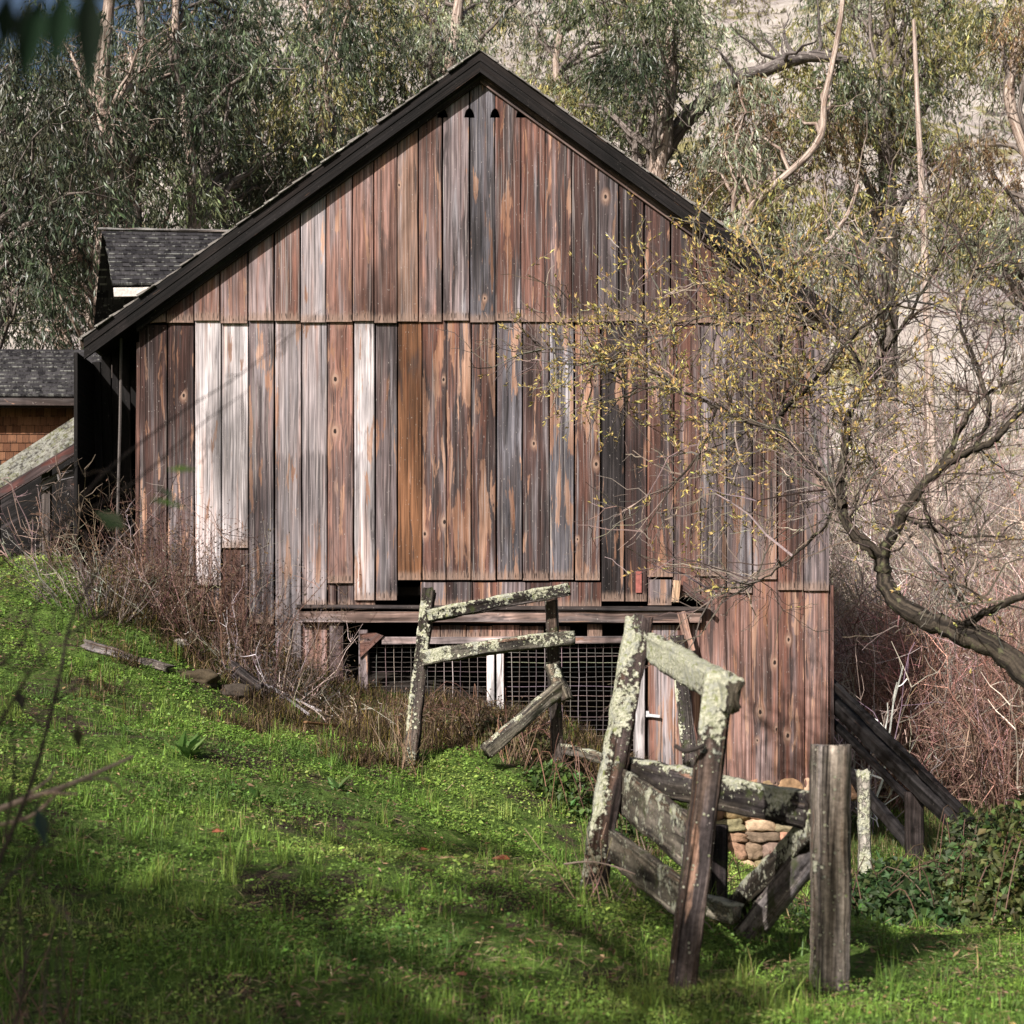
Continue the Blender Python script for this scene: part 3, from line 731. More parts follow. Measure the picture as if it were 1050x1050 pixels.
# open lean-to under the long left slope, its deep shade put into near-black tints
mb = MB(); xa, xb = fx(82), fx(141)
def rt(x): return roof_top(x)-.115
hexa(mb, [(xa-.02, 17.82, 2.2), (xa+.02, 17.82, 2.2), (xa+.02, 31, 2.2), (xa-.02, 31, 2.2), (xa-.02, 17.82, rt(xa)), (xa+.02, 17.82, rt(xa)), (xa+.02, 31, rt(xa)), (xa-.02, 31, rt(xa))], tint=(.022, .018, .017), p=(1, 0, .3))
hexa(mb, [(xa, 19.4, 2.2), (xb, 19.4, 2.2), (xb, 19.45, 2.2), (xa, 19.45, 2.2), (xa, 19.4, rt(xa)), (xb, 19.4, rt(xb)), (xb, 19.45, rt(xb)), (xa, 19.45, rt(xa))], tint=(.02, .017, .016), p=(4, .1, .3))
for px, w, top in ((86, .10, 352), (96, .12, 352), (106, .08, 348), (115, .13, 345)):
    m2 = 0
    rough_beam(mb, (fx(px+random.uniform(2, 8)), 18.55, 2.5), (fx(px), 18.55, rt(fx(px))), w, .04, up=(0, 1, 0), tint=(.016, .013, .012), p=(None, 0, .4), q=(0, 0, 0), amp=.006)
mb.build('lean_to_wall', M_TAR_SHADE, barn)
mb = MB()
pts = [(fx(122), 18.1, fz(345)), (fx(121), 18.1, fz(420)), (fx(119), 18.1, fz(500)), (fx(117), 18.1, fz(590))]
tube(mb, smooth_path(pts), .018, (.11, .095, .09), 6)
mb.build('hanging_pole', M_TWIG, barn)
# ------------------------------------------------------------------ buildings on the left
M_SHGD = mat_shingle('dark_shingle', (.012, .011, .013), (.050, .047, .050), (.26, .26, .24), -.02)
M_SHGO = mat_shingle('cedar_shingle', (.10, .045, .026), (.20, .098, .056), (.05, .028, .02), -.1)
M_SHGM = mat_shingle('mossy_shingle', (.10, .095, .088), (.27, .255, .225), (.20, .205, .11), .28)
def shingle_plane(mb, a, b, c, d, n, lip=.02, tint=(.1, .1, .1), th=.05):
    """courses from eave edge a-b up to ridge edge d-c"""
    a, b, c, d = (np.array(v, float) for v in (a, b, c, d))
    nr = np.cross(b-a, d-a); nr /= np.linalg.norm(nr)
    H = np.linalg.norm(d-a); Wd = np.linalg.norm(b-a)
    for i in range(n):
        t0, t1 = i/n, min(1, (i+1.06)/n)
        p0 = a+(d-a)*t0; p1 = b+(c-b)*t0; p2 = b+(c-b)*t1; p3 = a+(d-a)*t1
        rough = random.uniform(-.02, .02); e = (b-a)/Wd
        p0 = p0-e*rough; p3 = p3-e*rough
        hi = nr*(lip+random.uniform(0, .006)); lw = nr*.003
        V = [p0-nr*th*.2, p1-nr*th*.2, p2-nr*th*.2, p3-nr*th*.2, p0+hi, p1+hi, p2+lw, p3+lw]
        f = [(4, 5, 6, 7), (1, 2, 6, 5), (3, 0, 4, 7), (2, 1, 0, 3)]
        v0, v1 = t0*H, t1*H; vv = (i+.06)*.14
        uv = [(0, vv), (Wd, vv), (Wd, vv+.12), (0, vv+.12), ]+[(0, vv)]*12
        mb.add(V, f, uv, tint); mb.add(np.zeros((0, 3)), np.array([(0, 1, 5, 4)])-8, [(0, vv), (Wd, vv), (Wd, vv+.02), (0, vv+.02)], tint, p=(1, 0, 0))
hs = empty('outbuilding', P(170, 330, 23), 'dark shingled gable roof with a white eave board rising behind the barn roof', 'outbuilding')
e0, e1 = P(116, 292, 22.0), P(275, 290, 22.55); r0, r1 = P(105, 237, 23.6), P(275, 240, 24.15)
mb = MB(); shingle_plane(mb, e0, e1, r1, r0, 13, .02); 
bk0, bk1 = r0+(r0-e0)*np.array((1, 1, -1)), r1+(r1-e1)*np.array((1, 1, -1))
mb.add([r0, r1, bk1, bk0], [(0, 1, 2, 3)], [(0, 0), (2, 0), (2, 2), (0, 2)])
mb.build('roof', M_SHGD, hs)
mb = MB(); rough_beam(mb, r0-np.array((.07, 0, -.03)), r1+np.array((0, 0, .03)), .09, .035, tint=(.28, .27, .26), amp=.012); mb.build('ridge_board', M_WOOD, hs)
mb = MB(); dz = np.array((0, .03, -.10)); rough_beam(mb, e0+dz, e1+dz, .03, .13, tint=(.62, .56, .53), p=(None, .1, .05), amp=.003, sq=.25); mb.build('eave_board', M_PAINT, hs)
mb = MB()
iw = np.array((.28, .32, 0)); wl0, wl1 = e0+iw, e1+iw
gl0 = bk0+np.array((.28, -.2, 0))
def wallq(mb, a, b, zb, zt0, zt1, tint, th=.06):
    a = np.array(a); b = np.array(b); d = b-a; n_ = np.array((-d[1], d[0], 0)); n_ = n_/np.linalg.norm(n_)*th
    hexa(mb, [(a[0], a[1], zb), (b[0], b[1], zb), (b[0]+n_[0], b[1]+n_[1], zb), (a[0]+n_[0], a[1]+n_[1], zb), (a[0], a[1], zt0), (b[0], b[1], zt1), (b[0]+n_[0], b[1]+n_[1], zt1), (a[0]+n_[0], a[1]+n_[1], zt0)], tint=tint, p=(random.uniform(0, 9), .1, .4))
wallq(mb, wl0, wl1, 3, e0[2]-.05, e1[2]-.05, (.02, .016, .015)); wallq(mb, gl0, wl0, 3, e0[2]-.1, e0[2]-.05, (.05, .04, .036))
mb.build('wall', M_WOOD, hs)
mb = MB(); rough_beam(mb, wl0+np.array((.12, -.12, -1.4)), wl0+np.array((.16, -.2, -.1)), .06, .08, up=(0, 1, 0), tint=(.16, .12, .11), amp=.006); mb.build('bracket', M_WOOD, hs)

ch = empty('house', P(20, 520, 25), 'orange shingled house with a dark shingle roof at the left edge', 'house')
e0, e1 = P(-160, 405, 24.0), P(118, 406, 24.0); r0, r1 = P(-160, 357, 25.6), P(118, 359, 25.6)
mb = MB(); shingle_plane(mb, e0, e1, r1, r0, 12, .02)
mb.add([r0, r1, r1+np.array((0, 2, -1.6)), r0+np.array((0, 2, -1.6))], [(0, 1, 2, 3)], [(0, 0), (2, 0), (2, 2), (0, 2)])
mb.build('roof', M_SHGD, ch)
mb = MB(); rough_beam(mb, e0+np.array((0, .03, -.09)), e1+np.array((0, .03, -.09)), .03, .12, tint=(.035, .026, .024), amp=.002, sq=.25); mb.build('eave_board', M_WOOD, ch)
mb = MB(); a, b = P(-160, 560, 24.45), P(118, 560, 24.45); t0, t1 = P(-160, 410, 24.5), P(118, 410, 24.5)
shingle_plane(mb, a, b, t1, t0, 17, .018, th=.06); mb.build('shingle_wall', M_SHGO, ch)
mb = MB(); rough_beam(mb, P(-160, 415, 24.3), P(118, 415, 24.3), .08, .10, tint=(.025, .02, .018), amp=.003); mb.build('frieze_beam', M_WOOD, ch)

sh = empty('shed', P(40, 560, 20.5), 'open shed with a pale mossy sloping roof and red edge board left of the barn', 'shed')
a, b = P(-70, 541, 20), P(97, 441, 20); c, d = P(93, 417, 21.6), P(-70, 524, 21.6)
mb = MB(); shingle_plane(mb, a, b, c, d, 9, .03, th=.2); mb.build('roof', M_SHGM, sh)
mb = MB(); rough_beam(mb, a+np.array((0, -.02, -.10)), b+np.array((0, -.02, -.10)), .04, .13, tint=(.055, .024, .022), p=(None, .1, .5), amp=.008, sq=.25); mb.build('edge_board', M_WOOD, sh)
mb = MB()
for px, py in ((-5, 510), (48, 478), (90, 455)):
    p0 = P(px, py, 20.2); rough_beam(mb, (p0[0], 20.2, 2.4), (p0[0], 20.2, p0[2]), .12, .12, up=(0, 1, 0), tint=(.05, .04, .037), amp=.006); 
    mb.build('post', M_WOOD, sh); mb = MB()
wallq(mb, P(-70, 560, 22.6), P(120, 560, 22.6), 2.2, P(-70, 535, 22.6)[2], P(120, 420, 22.6)[2], (.007, .006, .006));  # near-black walls: shade inside the shed put into their tint
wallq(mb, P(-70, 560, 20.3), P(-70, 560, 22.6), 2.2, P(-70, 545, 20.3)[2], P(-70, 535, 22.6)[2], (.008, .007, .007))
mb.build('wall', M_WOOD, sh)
mb = MB()
for (p, q) in (((42, 500, 20.1), (88, 470, 20.3)), ((60, 490, 20.0), (96, 482, 20.4)), ((78, 505, 19.9), (100, 520, 20.2))):
    rough_beam(mb, P(*p), P(*q), .05, .10, tint=(.10, .09, .09), p=(None, .1, .3), q=(.2, .5, 0), amp=.006); mb.build('loose_board', M_WOOD, sh); mb = MB()

# ------------------------------------------------------------------ fences
LW = dict(ldir=(-.5, -.35, .8))
f1 = empty('rail_fence', on(500, 788, 15.0), 'lichen covered two rail fence standing in front of the wire mesh', 'fence')
DKW = (.055, .044, .037)
def part(mbf, name, parent, mat=None): return mbf.build(name, mat or M_LICH, parent, smooth=True)
def gpost(px, py, D, dz=.25):
    p = on(px, py, D); p[2] -= dz; return p
mb = MB(); rough_beam(mb, gpost(417, 785, 14.6), P(440, 606, 14.9), .155, .12, up=(0, 1, 0), tint=DKW, p=(None, .1, .5), lam=.22, lk=.42, taper=.8, amp=.016, ldir=(-.8, -.5, .3), endcut=.05); part(mb, 'post', f1)
mb = MB(); rough_beam(mb, gpost(573, 775, 15.2), P(565, 611, 15.2), .135, .14, up=(0, 1, 0), tint=DKW, p=(None, .1, .5), lam=-.05, lk=.35, taper=.95, amp=.012, ldir=(-.6, -.5, .5), endcut=.03); part(mb, 'post', f1)
mb = MB(); rough_beam(mb, P(437, 632, 14.75), P(584, 604, 15.02), .07, .125, tint=DKW, p=(None, .1, .5), lam=.40, lk=.4, amp=.014, ldir=(-.3, -.6, .7), taper=.95, endcut=.03); part(mb, 'rail', f1)
mb = MB(); rough_beam(mb, P(432, 676, 14.72), P(588, 654, 15.02), .08, .14, tint=(.14, .125, .10), p=(None, .1, .4), lam=.34, lk=.4, amp=.016, ldir=(-.2, -.5, .8), bend=.02, endcut=.04); part(mb, 'rail', f1)
mb = MB(); rough_beam(mb, P(499, 771, 14.5), P(576, 704, 15.0), .09, .15, tint=(.15, .13, .10), p=(None, .1, .4), lam=.28, lk=.4, amp=.016, endcut=.05); part(mb, 'brace', f1)
mb = MB(); rough_beam(mb, P(580, 718, 14.98), P(566, 682, 15.05), .10, .14, tint=(.15, .13, .10), p=(None, .1, .4), lam=.28, lk=.4, amp=.02, endcut=.04); part(mb, 'stub', f1)
mb = MB(); rough_beam(mb, P(578, 768, 15.1), P(626, 780, 14.6), .07, .09, tint=(.13, .115, .09), p=(None, .1, .4), lam=.3, lk=.4, amp=.016, endcut=.05); part(mb, 'broken_rail', f1)

f2 = empty('gate_fence', on(700, 1000, 8.2), 'leaning split post fence with lichen rails in the right foreground', 'fence')
P3a, P3b = gpost(600, 905, 9.5), P(657, 634, 9.75)
mb = MB(); rough_beam(mb, P3a, P3b, .165, .15, up=(0, 1, 0), tint=(.085, .052, .038), p=(None, .2, .6), lam=.30, lk=.55, amp=.016, ldir=(-.9, -.45, .25), taper=.93, lg=lambda s: .32*(s-.55), endcut=.03, circ=26); part(mb, 'leaning_post', f2)
P4a, P4b = gpost(692, 1012, 7.55), P(738, 690, 7.75)
mb = MB(); rough_beam(mb, P4a, P4b, .135, .15, up=(0, 1, 0), tint=(.062, .042, .032), p=(None, .2, .6), lam=-.22, lk=.35, amp=.013, ldir=(-.7, -.6, .3), taper=1.0, lg=lambda s: 2.6*max(0, s-.66), circ=26, endcut=.02); part(mb, 'leaning_post', f2)
mb = MB(); rough_beam(mb, P(668, 664, 9.55), P(752, 714, 7.55), .09, .165, tint=(.14, .12, .09), p=(None, .1, .4), lam=.62, lk=.35, amp=.014, ldir=(-.5, -.4, .8), circ=26, endcut=.01); part(mb, 'top_rail', f2)
mb = MB(); rough_beam(mb, gpost(850, 1003, 8.0, .3), P(852, 764, 8.02), .185, .20, up=(0, 1, 0), tint=(.245, .205, .17), p=(None, .0, .40), q=(.1, .45, 0), lam=.12, lk=.30, amp=.014, ldir=(-.95, -.2, .1), circ=30, lg=lambda s: -.15, endcut=.012); part(mb, 'upright_post', f2)
mb = MB(); rough_beam(mb, P(641, 793, 9.75), P(831, 832, 8.2), .09, .20, tint=(.045, .037, .03), p=(None, .1, .5), lam=.22, lk=.55, amp=.014, ldir=(-.15, -.15, 1), circ=26, endcut=.02); part(mb, 'middle_rail', f2)
mb = MB(); rough_beam(mb, P(640, 812, 9.62), P(712, 868, 7.9), .05, .30, tint=(.15, .125, .095), p=(None, .1, .5), lam=.30, lk=.2, amp=.010, ldir=(-.6, -.7, .4), sq=.3); part(mb, 'lower_board', f2)
mb = MB(); rough_beam(mb, P(628, 868, 9.55), P(706, 926, 7.9), .05, .22, tint=(.18, .155, .12), p=(None, .1, .5), lam=.16, lk=.3, amp=.010, ldir=(-.6, -.7, .4), sq=.3); part(mb, 'lower_board', f2)
mb = MB(); rough_beam(mb, gpost(742, 944, 9.6, .05), P(838, 846, 8.15), .085, .17, tint=(.055, .045, .034), p=(None, .1, .5), lam=.22, lk=.62, amp=.013, ldir=(-.45, -.2, .85), circ=26, endcut=.02); part(mb, 'diagonal_brace', f2)
mb = MB(); rough_beam(mb, gpost(752, 985, 8.9, .1), P(836, 868, 8.25), .06, .17, tint=(.17, .145, .135), p=(None, .1, .4), q=(.2, .7, 0), lam=-.35, lk=.3, amp=.010, ldir=(-.5, -.3, .8), sq=.35); part(mb, 'diagonal_brace', f2)
mb = MB(); rough_beam(mb, gpost(735, 925, 9.9, .2), P(735, 846, 9.9), .13, .12, up=(0, 1, 0), tint=(.018, .015, .014), p=(None, 0, .5), amp=.010); part(mb, 'short_post', f2)
mb = MB(); rough_beam(mb, P(716, 925, 9.0), P(756, 938, 8.8), .10, .11, tint=(.28, .25, .19), p=(None, .1, .2), lam=.5, lk=.3, amp=.012, endcut=.03); part(mb, 'sawn_stub', f2)
mb = MB(); tube(mb, smooth_path([P(693, 765, 7.7), P(702, 770, 7.62), P(712, 768, 7.58), P(722, 764, 7.6)]), [.012]*12+[.008], (.035, .028, .025), 6); part(mb, 'wire_tie', f2, M_TWIG)

def thing_beam(name, label, cat, a, b, w, t, group=None, mat=None, **k):
    mb = MB(); rough_beam(mb, a, b, w, t, **k); o = mb.build(name, mat or M_LICH, smooth=True)
    m = np.array(a, float); o.location = m
    me = o.data; co = np.empty(len(me.vertices)*3, np.float32); me.vertices.foreach_get('co', co)
    co = (co.reshape(-1, 3)-m).astype(np.float32); me.vertices.foreach_set('co', co.ravel()); me.update()
    return tag(o, label, cat, group)
thing_beam('white_stake', 'narrow pale lichen covered stake standing right of the upright fence post', 'stake', gpost(888, 900, 12.5, .2), P(885, 790, 12.5), .10, .05, up=(0, 1, 0), tint=(.42, .38, .33), p=(None, .1, .35), lam=.45, lk=.3, amp=.010, ldir=(-.4, -.8, .2), endcut=.03)
thing_beam('dark_stake', 'thin dark stake directly behind the tall upright fence post', 'stake', gpost(868, 900, 11.5, .2), P(868, 800, 11.5), .06, .06, up=(0, 1, 0), tint=(.05, .04, .035), p=(None, 0, .5), amp=.006)
thing_beam('leaning_plank', 'narrow black plank edged with pale lichen leaning on the barn door', 'plank', on(715, 815, 17.2), P(694, 652, 17.75), .16, .05, up=(0, 1, 0), tint=(.03, .026, .024), p=(None, .1, .5), lam=.12, lk=.5, amp=.012, ldir=(-.9, -.1, .3))

rp = empty('collapsed_ramp', on(940, 865, 16.5), 'blackened collapsed timber ramp sloping from the barn corner down to the right', 'ramp')
BKW = (.07, .062, .062)
for (a, b, w, t, nm) in (((846, 712, 18.4), (1012, 874, 15.3), .16, .17, 'beam'), ((850, 697, 18.2), (996, 842, 15.6), .08, .09, 'plank'), ((850, 737, 18.3), (935, 822, 16.6), .09, .08, 'beam'), ((868, 790, 18.2), (938, 872, 16.6), .10, .15, 'brace')):
    mb = MB(); rough_beam(mb, P(*a), P(*b), w, t, tint=BKW, p=(None, .05, .4), q=(0, .08, 0), lam=-.3, lk=.35, amp=.014, ldir=(-.2, -.2, 1), endcut=.12); part(mb, nm, rp, M_TAR_SHADE)
mb = MB(); rough_beam(mb, gpost(938, 885, 16.6, .2), P(937, 812, 16.6), .19, .16, up=(0, 1, 0), tint=(.10, .075, .07), p=(None, .1, .4), amp=.010); part(mb, 'post', rp, M_TAR_SHADE)

# ------------------------------------------------------------------ trees
def euc_leaves(mb, C, rad, n_spray, n_leaf, tints, L=(.13, .21), hang=1.0, reach=1.0):
    for c, r, tn in zip(C, rad, tints):
        ns = int(n_spray*RG.uniform(.7, 1.3))
        o = rnd_unit(ns)*(RG.uniform(.15, 1, (ns, 1))**.5)*r*np.array((1, 1, .7))
        s0 = c+o
        out = o/(np.linalg.norm(o, axis=1, keepdims=True)+1e-6)+RG.normal(0, .4, (ns, 3)); out[:, 2] *= .3
        Ls = RG.uniform(.5, 1.25, (ns, 1))*reach
        t = RG.uniform(0, 1, (ns, n_leaf, 1))
        p = s0[:, None, :]+out[:, None, :]*Ls[:, None, :]*t*(1-.4*t)*.8
        p[:, :, 2] -= (Ls*.9*hang)[:, :]*t[:, :, 0]**1.6
        p = p.reshape(-1, 3)+RG.normal(0, .035, (ns*n_leaf, 3))
        n = len(p)
        d = np.repeat(out, n_leaf, 0)*.25+RG.normal(0, .38, (n, 3)); d[:, 2] -= .85*hang
        sprayk = np.repeat(np.exp(RG.normal(0, .30, (ns, 1))), n_leaf, 0)
        leaves(mb, p, d, rnd_unit(n), RG.uniform(L[0], L[1], n), RG.uniform(.026, .042, n), np.clip(jit(tn, n, .34, .06)*sprayk*1.12, .004, .9), .2)
DKG = (.047, .062, .034); MDG = (.100, .118, .058); YLG = (.225, .205, .080); PLG = (.205, .22, .145); BRG = (.17, .115, .06)
M_EUC = mat_bark('gum_bark', (.50, .41, .35), (.15, .10, .08), (.30, .21, .16))
M_EUCG = mat_bark('grey_bark', (.26, .22, .20), (.075, .06, .052), (.17, .13, .11))
def eucalyptus(label, trunk, r0, clumps, palette, mat, n_spray=None, n_leaf=15, twigs=10, dead=6, L=(.14, .22)):
    """trunk: list of (px, py, D); clumps: list of (px, py, D, radius)"""
    tp = np.array([P(*q) for q in trunk]); base = tp[0].copy(); base[2] = (g1(base[0], base[1]) if base[1] < 40 else float(hz(base[0], base[1])))-.3
    tp = np.concatenate([[base], tp[1:]]) if tp[0][2] < base[2]+1 else np.concatenate([[base], tp])
    t = empty('eucalyptus_tree', base, label, 'tree', 'eucalyptus trees behind the barn')
    path = smooth_path(tp, 5); mb = MB(); rr = np.linspace(r0, r0*.35, len(path))*(1+RG.normal(0, .04, len(path)))
    tube(mb, path, rr, (.5, .5, .5), 10, True); mb.build('trunk', mat, t, smooth=True)
    C = np.array([P(*c[:3]) for c in clumps]); rad = np.array([c[3] for c in clumps])
    br = MB()
    for c, r in zip(C, rad):
        h = c[2]-RG.uniform(1.0, 3.5)
        k = int(np.argmin(np.abs(path[:, 2]-h)+.15*np.linalg.norm(path[:, :2]-c[:2], axis=1)))
        st = path[k]
        w = wander(st, c, 8, .09, .25); R0 = min(rr[k]*.6, .022*np.linalg.norm(c-st)+.014)
        tube(br, w, np.linspace(R0, .012, 8), (.5, .5, .5), 6, True)
        for _ in range(twigs):
            s = w[RG.integers(3, 8)]; e = s+rnd_unit(1)[0]*r*RG.uniform(.5, 1.1)*np.array((1, 1, .7))
            tube(br, wander(s, e, 5, .10), np.linspace(.013, .005, 5), (.5, .5, .5), 4, True)
        for _ in range(dead//3):
            s = w[RG.integers(1, 7)]; e = s+rnd_unit(1)[0]*RG.uniform(.6, 1.8); e[2] -= .3
            tube(br, wander(s, e, 6, .14), np.linspace(.016, .004, 6), (.5, .5, .5), 4, True)
    br.build('branches', M_EUC if random.random() < .6 else M_EUCG, t, smooth=True)
    lf = MB()
    n_spray = n_spray or (46 if palette[0] == DKG else 40)
    tints = [np.array(palette[RG.integers(len(palette))])*RG.uniform(.75, 1.25) for _ in C]
    euc_leaves(lf, C, rad, n_spray, n_leaf, tints, L)
    lf.build('foliage', M_LEAF, t)
    return t
def cl(n, x0, x1, y0, y1, d0, d1, r0=.7, r1=1.3):
    return [(RG.uniform(x0, x1), RG.uniform(y0, y1), RG.uniform(d0+.6, d1+2.2), RG.uniform(r0*.85, r1*.95)) for _ in range(int(n*1.15+.5))]
DK = [DKG, DKG, MDG, (.06, .062, .038)]; MX = [DKG, MDG, MDG, PLG, YLG]; BR = [MDG, PLG, YLG, PLG, YLG, BRG]  # DK puts the shade on the left trees into the leaf colour
eucalyptus('pinkish trunked gum tree standing behind the small dark gable roof', [(108, 420, 29), (107, 240, 29), (106, 150, 29), (104, 90, 29.3), (110, 20, 29.5), (120, -60, 30)], .26,
           cl(13, 20, 190, 95, 250, 27, 31)+cl(8, 0, 130, 265, 350, 29, 34)+cl(5, 40, 200, 20, 95, 28, 31), DK, M_EUC)
eucalyptus('gum tree with dark drooping foliage at the far left edge of the wood', [(-40, 430, 27), (-30, 250, 27), (-20, 120, 27), (-25, -30, 27.5)], .28,
           cl(13, -60, 90, 110, 300, 25, 29)+cl(4, -60, 60, 60, 150, 26, 29), DK, M_EUCG)
eucalyptus('grey trunked gum tree just right of the pinkish one', [(138, 420, 33), (138, 220, 33), (134, 140, 33), (146, 70, 33.5), (140, -40, 34)], .22,
           cl(9, 120, 260, 40, 240, 31, 35)+cl(4, 130, 250, -20, 60, 32, 36), [DKG, MDG, MDG, YLG], M_EUCG)
eucalyptus('gum tree with a long curved side branch above the left roof slope', [(199, 420, 31), (198, 200, 31), (192, 140, 31), (186, 100, 31.2), (180, 30, 31.5), (184, -60, 32)], .17,
           cl(13, 170, 330, 60, 230, 29, 33)+cl(6, 160, 330, -30, 80, 30, 34), DK, M_EUC)
eucalyptus('dense dark gum tree rising behind the left half of the barn roof', [(322, 420, 34), (330, 200, 34), (340, 90, 34), (335, -50, 35)], .28,
           cl(14, 240, 400, 40, 200, 31, 36)+cl(7, 230, 400, -40, 60, 32, 37), [DKG, DKG, MDG, YLG], M_EUCG)
eucalyptus('gum tree directly behind the peak of the barn gable', [(455, 420, 36), (450, 150, 36), (462, 60, 36), (470, 5, 36.3), (476, -60, 36.6)], .24,
           cl(12, 370, 520, 10, 150, 33, 38)+cl(6, 390, 560, -40, 40, 34, 39), [DKG, MDG, MDG, PLG, YLG], M_EUC)
eucalyptus('multi stemmed pale gum tree behind the right side of the barn gable', [(664, 420, 32), (672, 200, 32), (682, 120, 32), (690, 20, 32.3), (694, -60, 32.6)], .26,
           cl(10, 560, 700, 60, 200, 30, 34, .5, .9)+cl(6, 590, 720, -20, 60, 30, 35, .5, .9), MX, M_EUC, dead=14)
eucalyptus('slanting gum tree with yellowish foliage above the right eave', [(735, 420, 30), (745, 290, 30), (765, 220, 30), (836, 150, 30.5), (846, 100, 30.7), (862, 20, 31), (866, -50, 31.5)], .115,
           cl(13, 720, 860, 130, 290, 28, 32, .55, 1.0)+cl(6, 750, 880, 70, 150, 29, 33, .5, .9)+cl(4, 700, 780, 80, 190, 29, 32, .5, .8), BR, M_EUC, dead=10)
eucalyptus('dark grey trunked gum tree behind the budding willow', [(908, 480, 35), (910, 330, 35), (910, 180, 35), (905, 120, 35.3), (912, 40, 35.6), (910, -50, 36)], .30,
           cl(14, 830, 990, 0, 130, 32, 37, .7, 1.2)+cl(6, 850, 1000, -50, 20, 33, 38)+cl(5, 860, 940, 130, 230, 33, 36, .4, .8), [MDG, MDG, DKG, PLG, YLG], M_EUCG, dead=8)
eucalyptus('gum tree partly cut off by the right edge with olive yellow leaves', [(1085, 460, 33), (1080, 300, 33), (1060, 180, 33), (1035, 100, 33.2), (1050, 20, 33.5), (1060, -40, 34)], .20,
           cl(8, 960, 1060, 150, 235, 30, 34, .4, .8)+cl(5, 940, 1060, 200, 300, 31, 35, .35, .7)+cl(5, 985, 1080, -20, 90, 31, 35, .5, .8), [YLG, BRG, PLG, YLG], M_EUC, dead=12)
eucalyptus('small pale gum tree filling the gap behind the ridge', [(590, 420, 42), (586, 150, 42), (570, 60, 42), (600, -40, 42.5)], .20,
           cl(9, 520, 660, 0, 130, 40, 46, .6, 1.1)+cl(8, 660, 800, -20, 110, 42, 46, .6, 1.1)+cl(7, 480, 720, -60, 20, 40, 44, .8, 1.3), [MDG, PLG, YLG], M_EUC, dead=12)
eucalyptus('distant gum tree at the top left beneath the patch of sky', [(60, 420, 42), (70, 200, 42), (86, 110, 42), (84, 20, 42.5)], .22,
           cl(16, -40, 240, 50, 320, 38, 46, .8, 1.4)+cl(5, 150, 300, -20, 60, 40, 45), [DKG, MDG, YLG, DKG], M_EUC)
eucalyptus('second distant gum tree far back behind the left roof slope', [(250, 420, 45), (262, 200, 45), (262, 100, 45), (270, -30, 45.5)], .22,
           cl(20, 190, 470, 20, 210, 41, 48, .8, 1.4), [DKG, MDG, MDG, YLG], M_EUC)
eucalyptus('distant low gum tree behind the right eave and the willow', [(800, 470, 44), (806, 300, 44), (800, 220, 44), (790, 150, 44.5)], .18,
           cl(12, 700, 900, 170, 320, 38, 46, .6, 1.1), BR, M_EUC, dead=10)
# the big diagonal dead limb and a slim dead pole
def snag(label, name, pts, r0, r1, nside, tint_mat, cat='dead tree'):
    pp = np.array([P(*q) for q in pts]); t = empty(name, pp[0], label, cat)
    path = smooth_path(pp, 6); mb = MB(); tube(mb, path, np.linspace(r0, r1, len(path))*(1+RG.normal(0, .05, len(path))), (.5, .5, .5), 8, True)
    if nside:
        for _ in range(nside):
            k = RG.integers(int(len(path)*.3), len(path)); s = path[k]; e = s+rnd_unit(1)[0]*RG.uniform(.5, 1.6)+np.array((0, 0, .5))
            w = wander(s, e, 6, .12); tube(mb, w, np.linspace(r1*.6, .006, 6), (.5, .5, .5), 5, True)
    mb.build('trunk', tint_mat, t, smooth=True)
    return t
M_DEADG = mat_bark('dead_grey', (.20, .17, .16), (.05, .042, .04), (.30, .27, .25))
M_PALE = mat_bark('pale_bark', (.50, .41, .36), (.24, .17, .14), (.42, .34, .30))
snag('dark bare limbed dead tree slanting up to the right above the eave', 'dead_tree', [(610, 420, 33), (640, 250, 33), (690, 140, 32.5), (745, 88, 32), (790, 70, 32), (830, 58, 32), (868, 62, 32)], .24, .09, 14, M_DEADG)
snag('slim straight pale dead trunk rising through the willow twigs', 'dead_sapling', [(967, 760, 27), (962, 600, 27), (954, 420, 27), (948, 250, 27), (941, 110, 27), (937, 20, 27)], .12, .028, 0, M_PALE)
snag('short dark leaning dead branch among the right hand trees', 'dead_branch', [(905, 260, 33), (925, 210, 33), (950, 180, 33), (968, 168, 33.2)], .09, .04, 4, M_DEADG, 'branch')
snag('pale bent gum sapling crossing behind the right eave', 'bare_sapling', [(790, 420, 29), (800, 290, 29), (845, 250, 29), (868, 222, 29), (880, 190, 29.3)], .07, .03, 6, M_PALE, 'sapling')

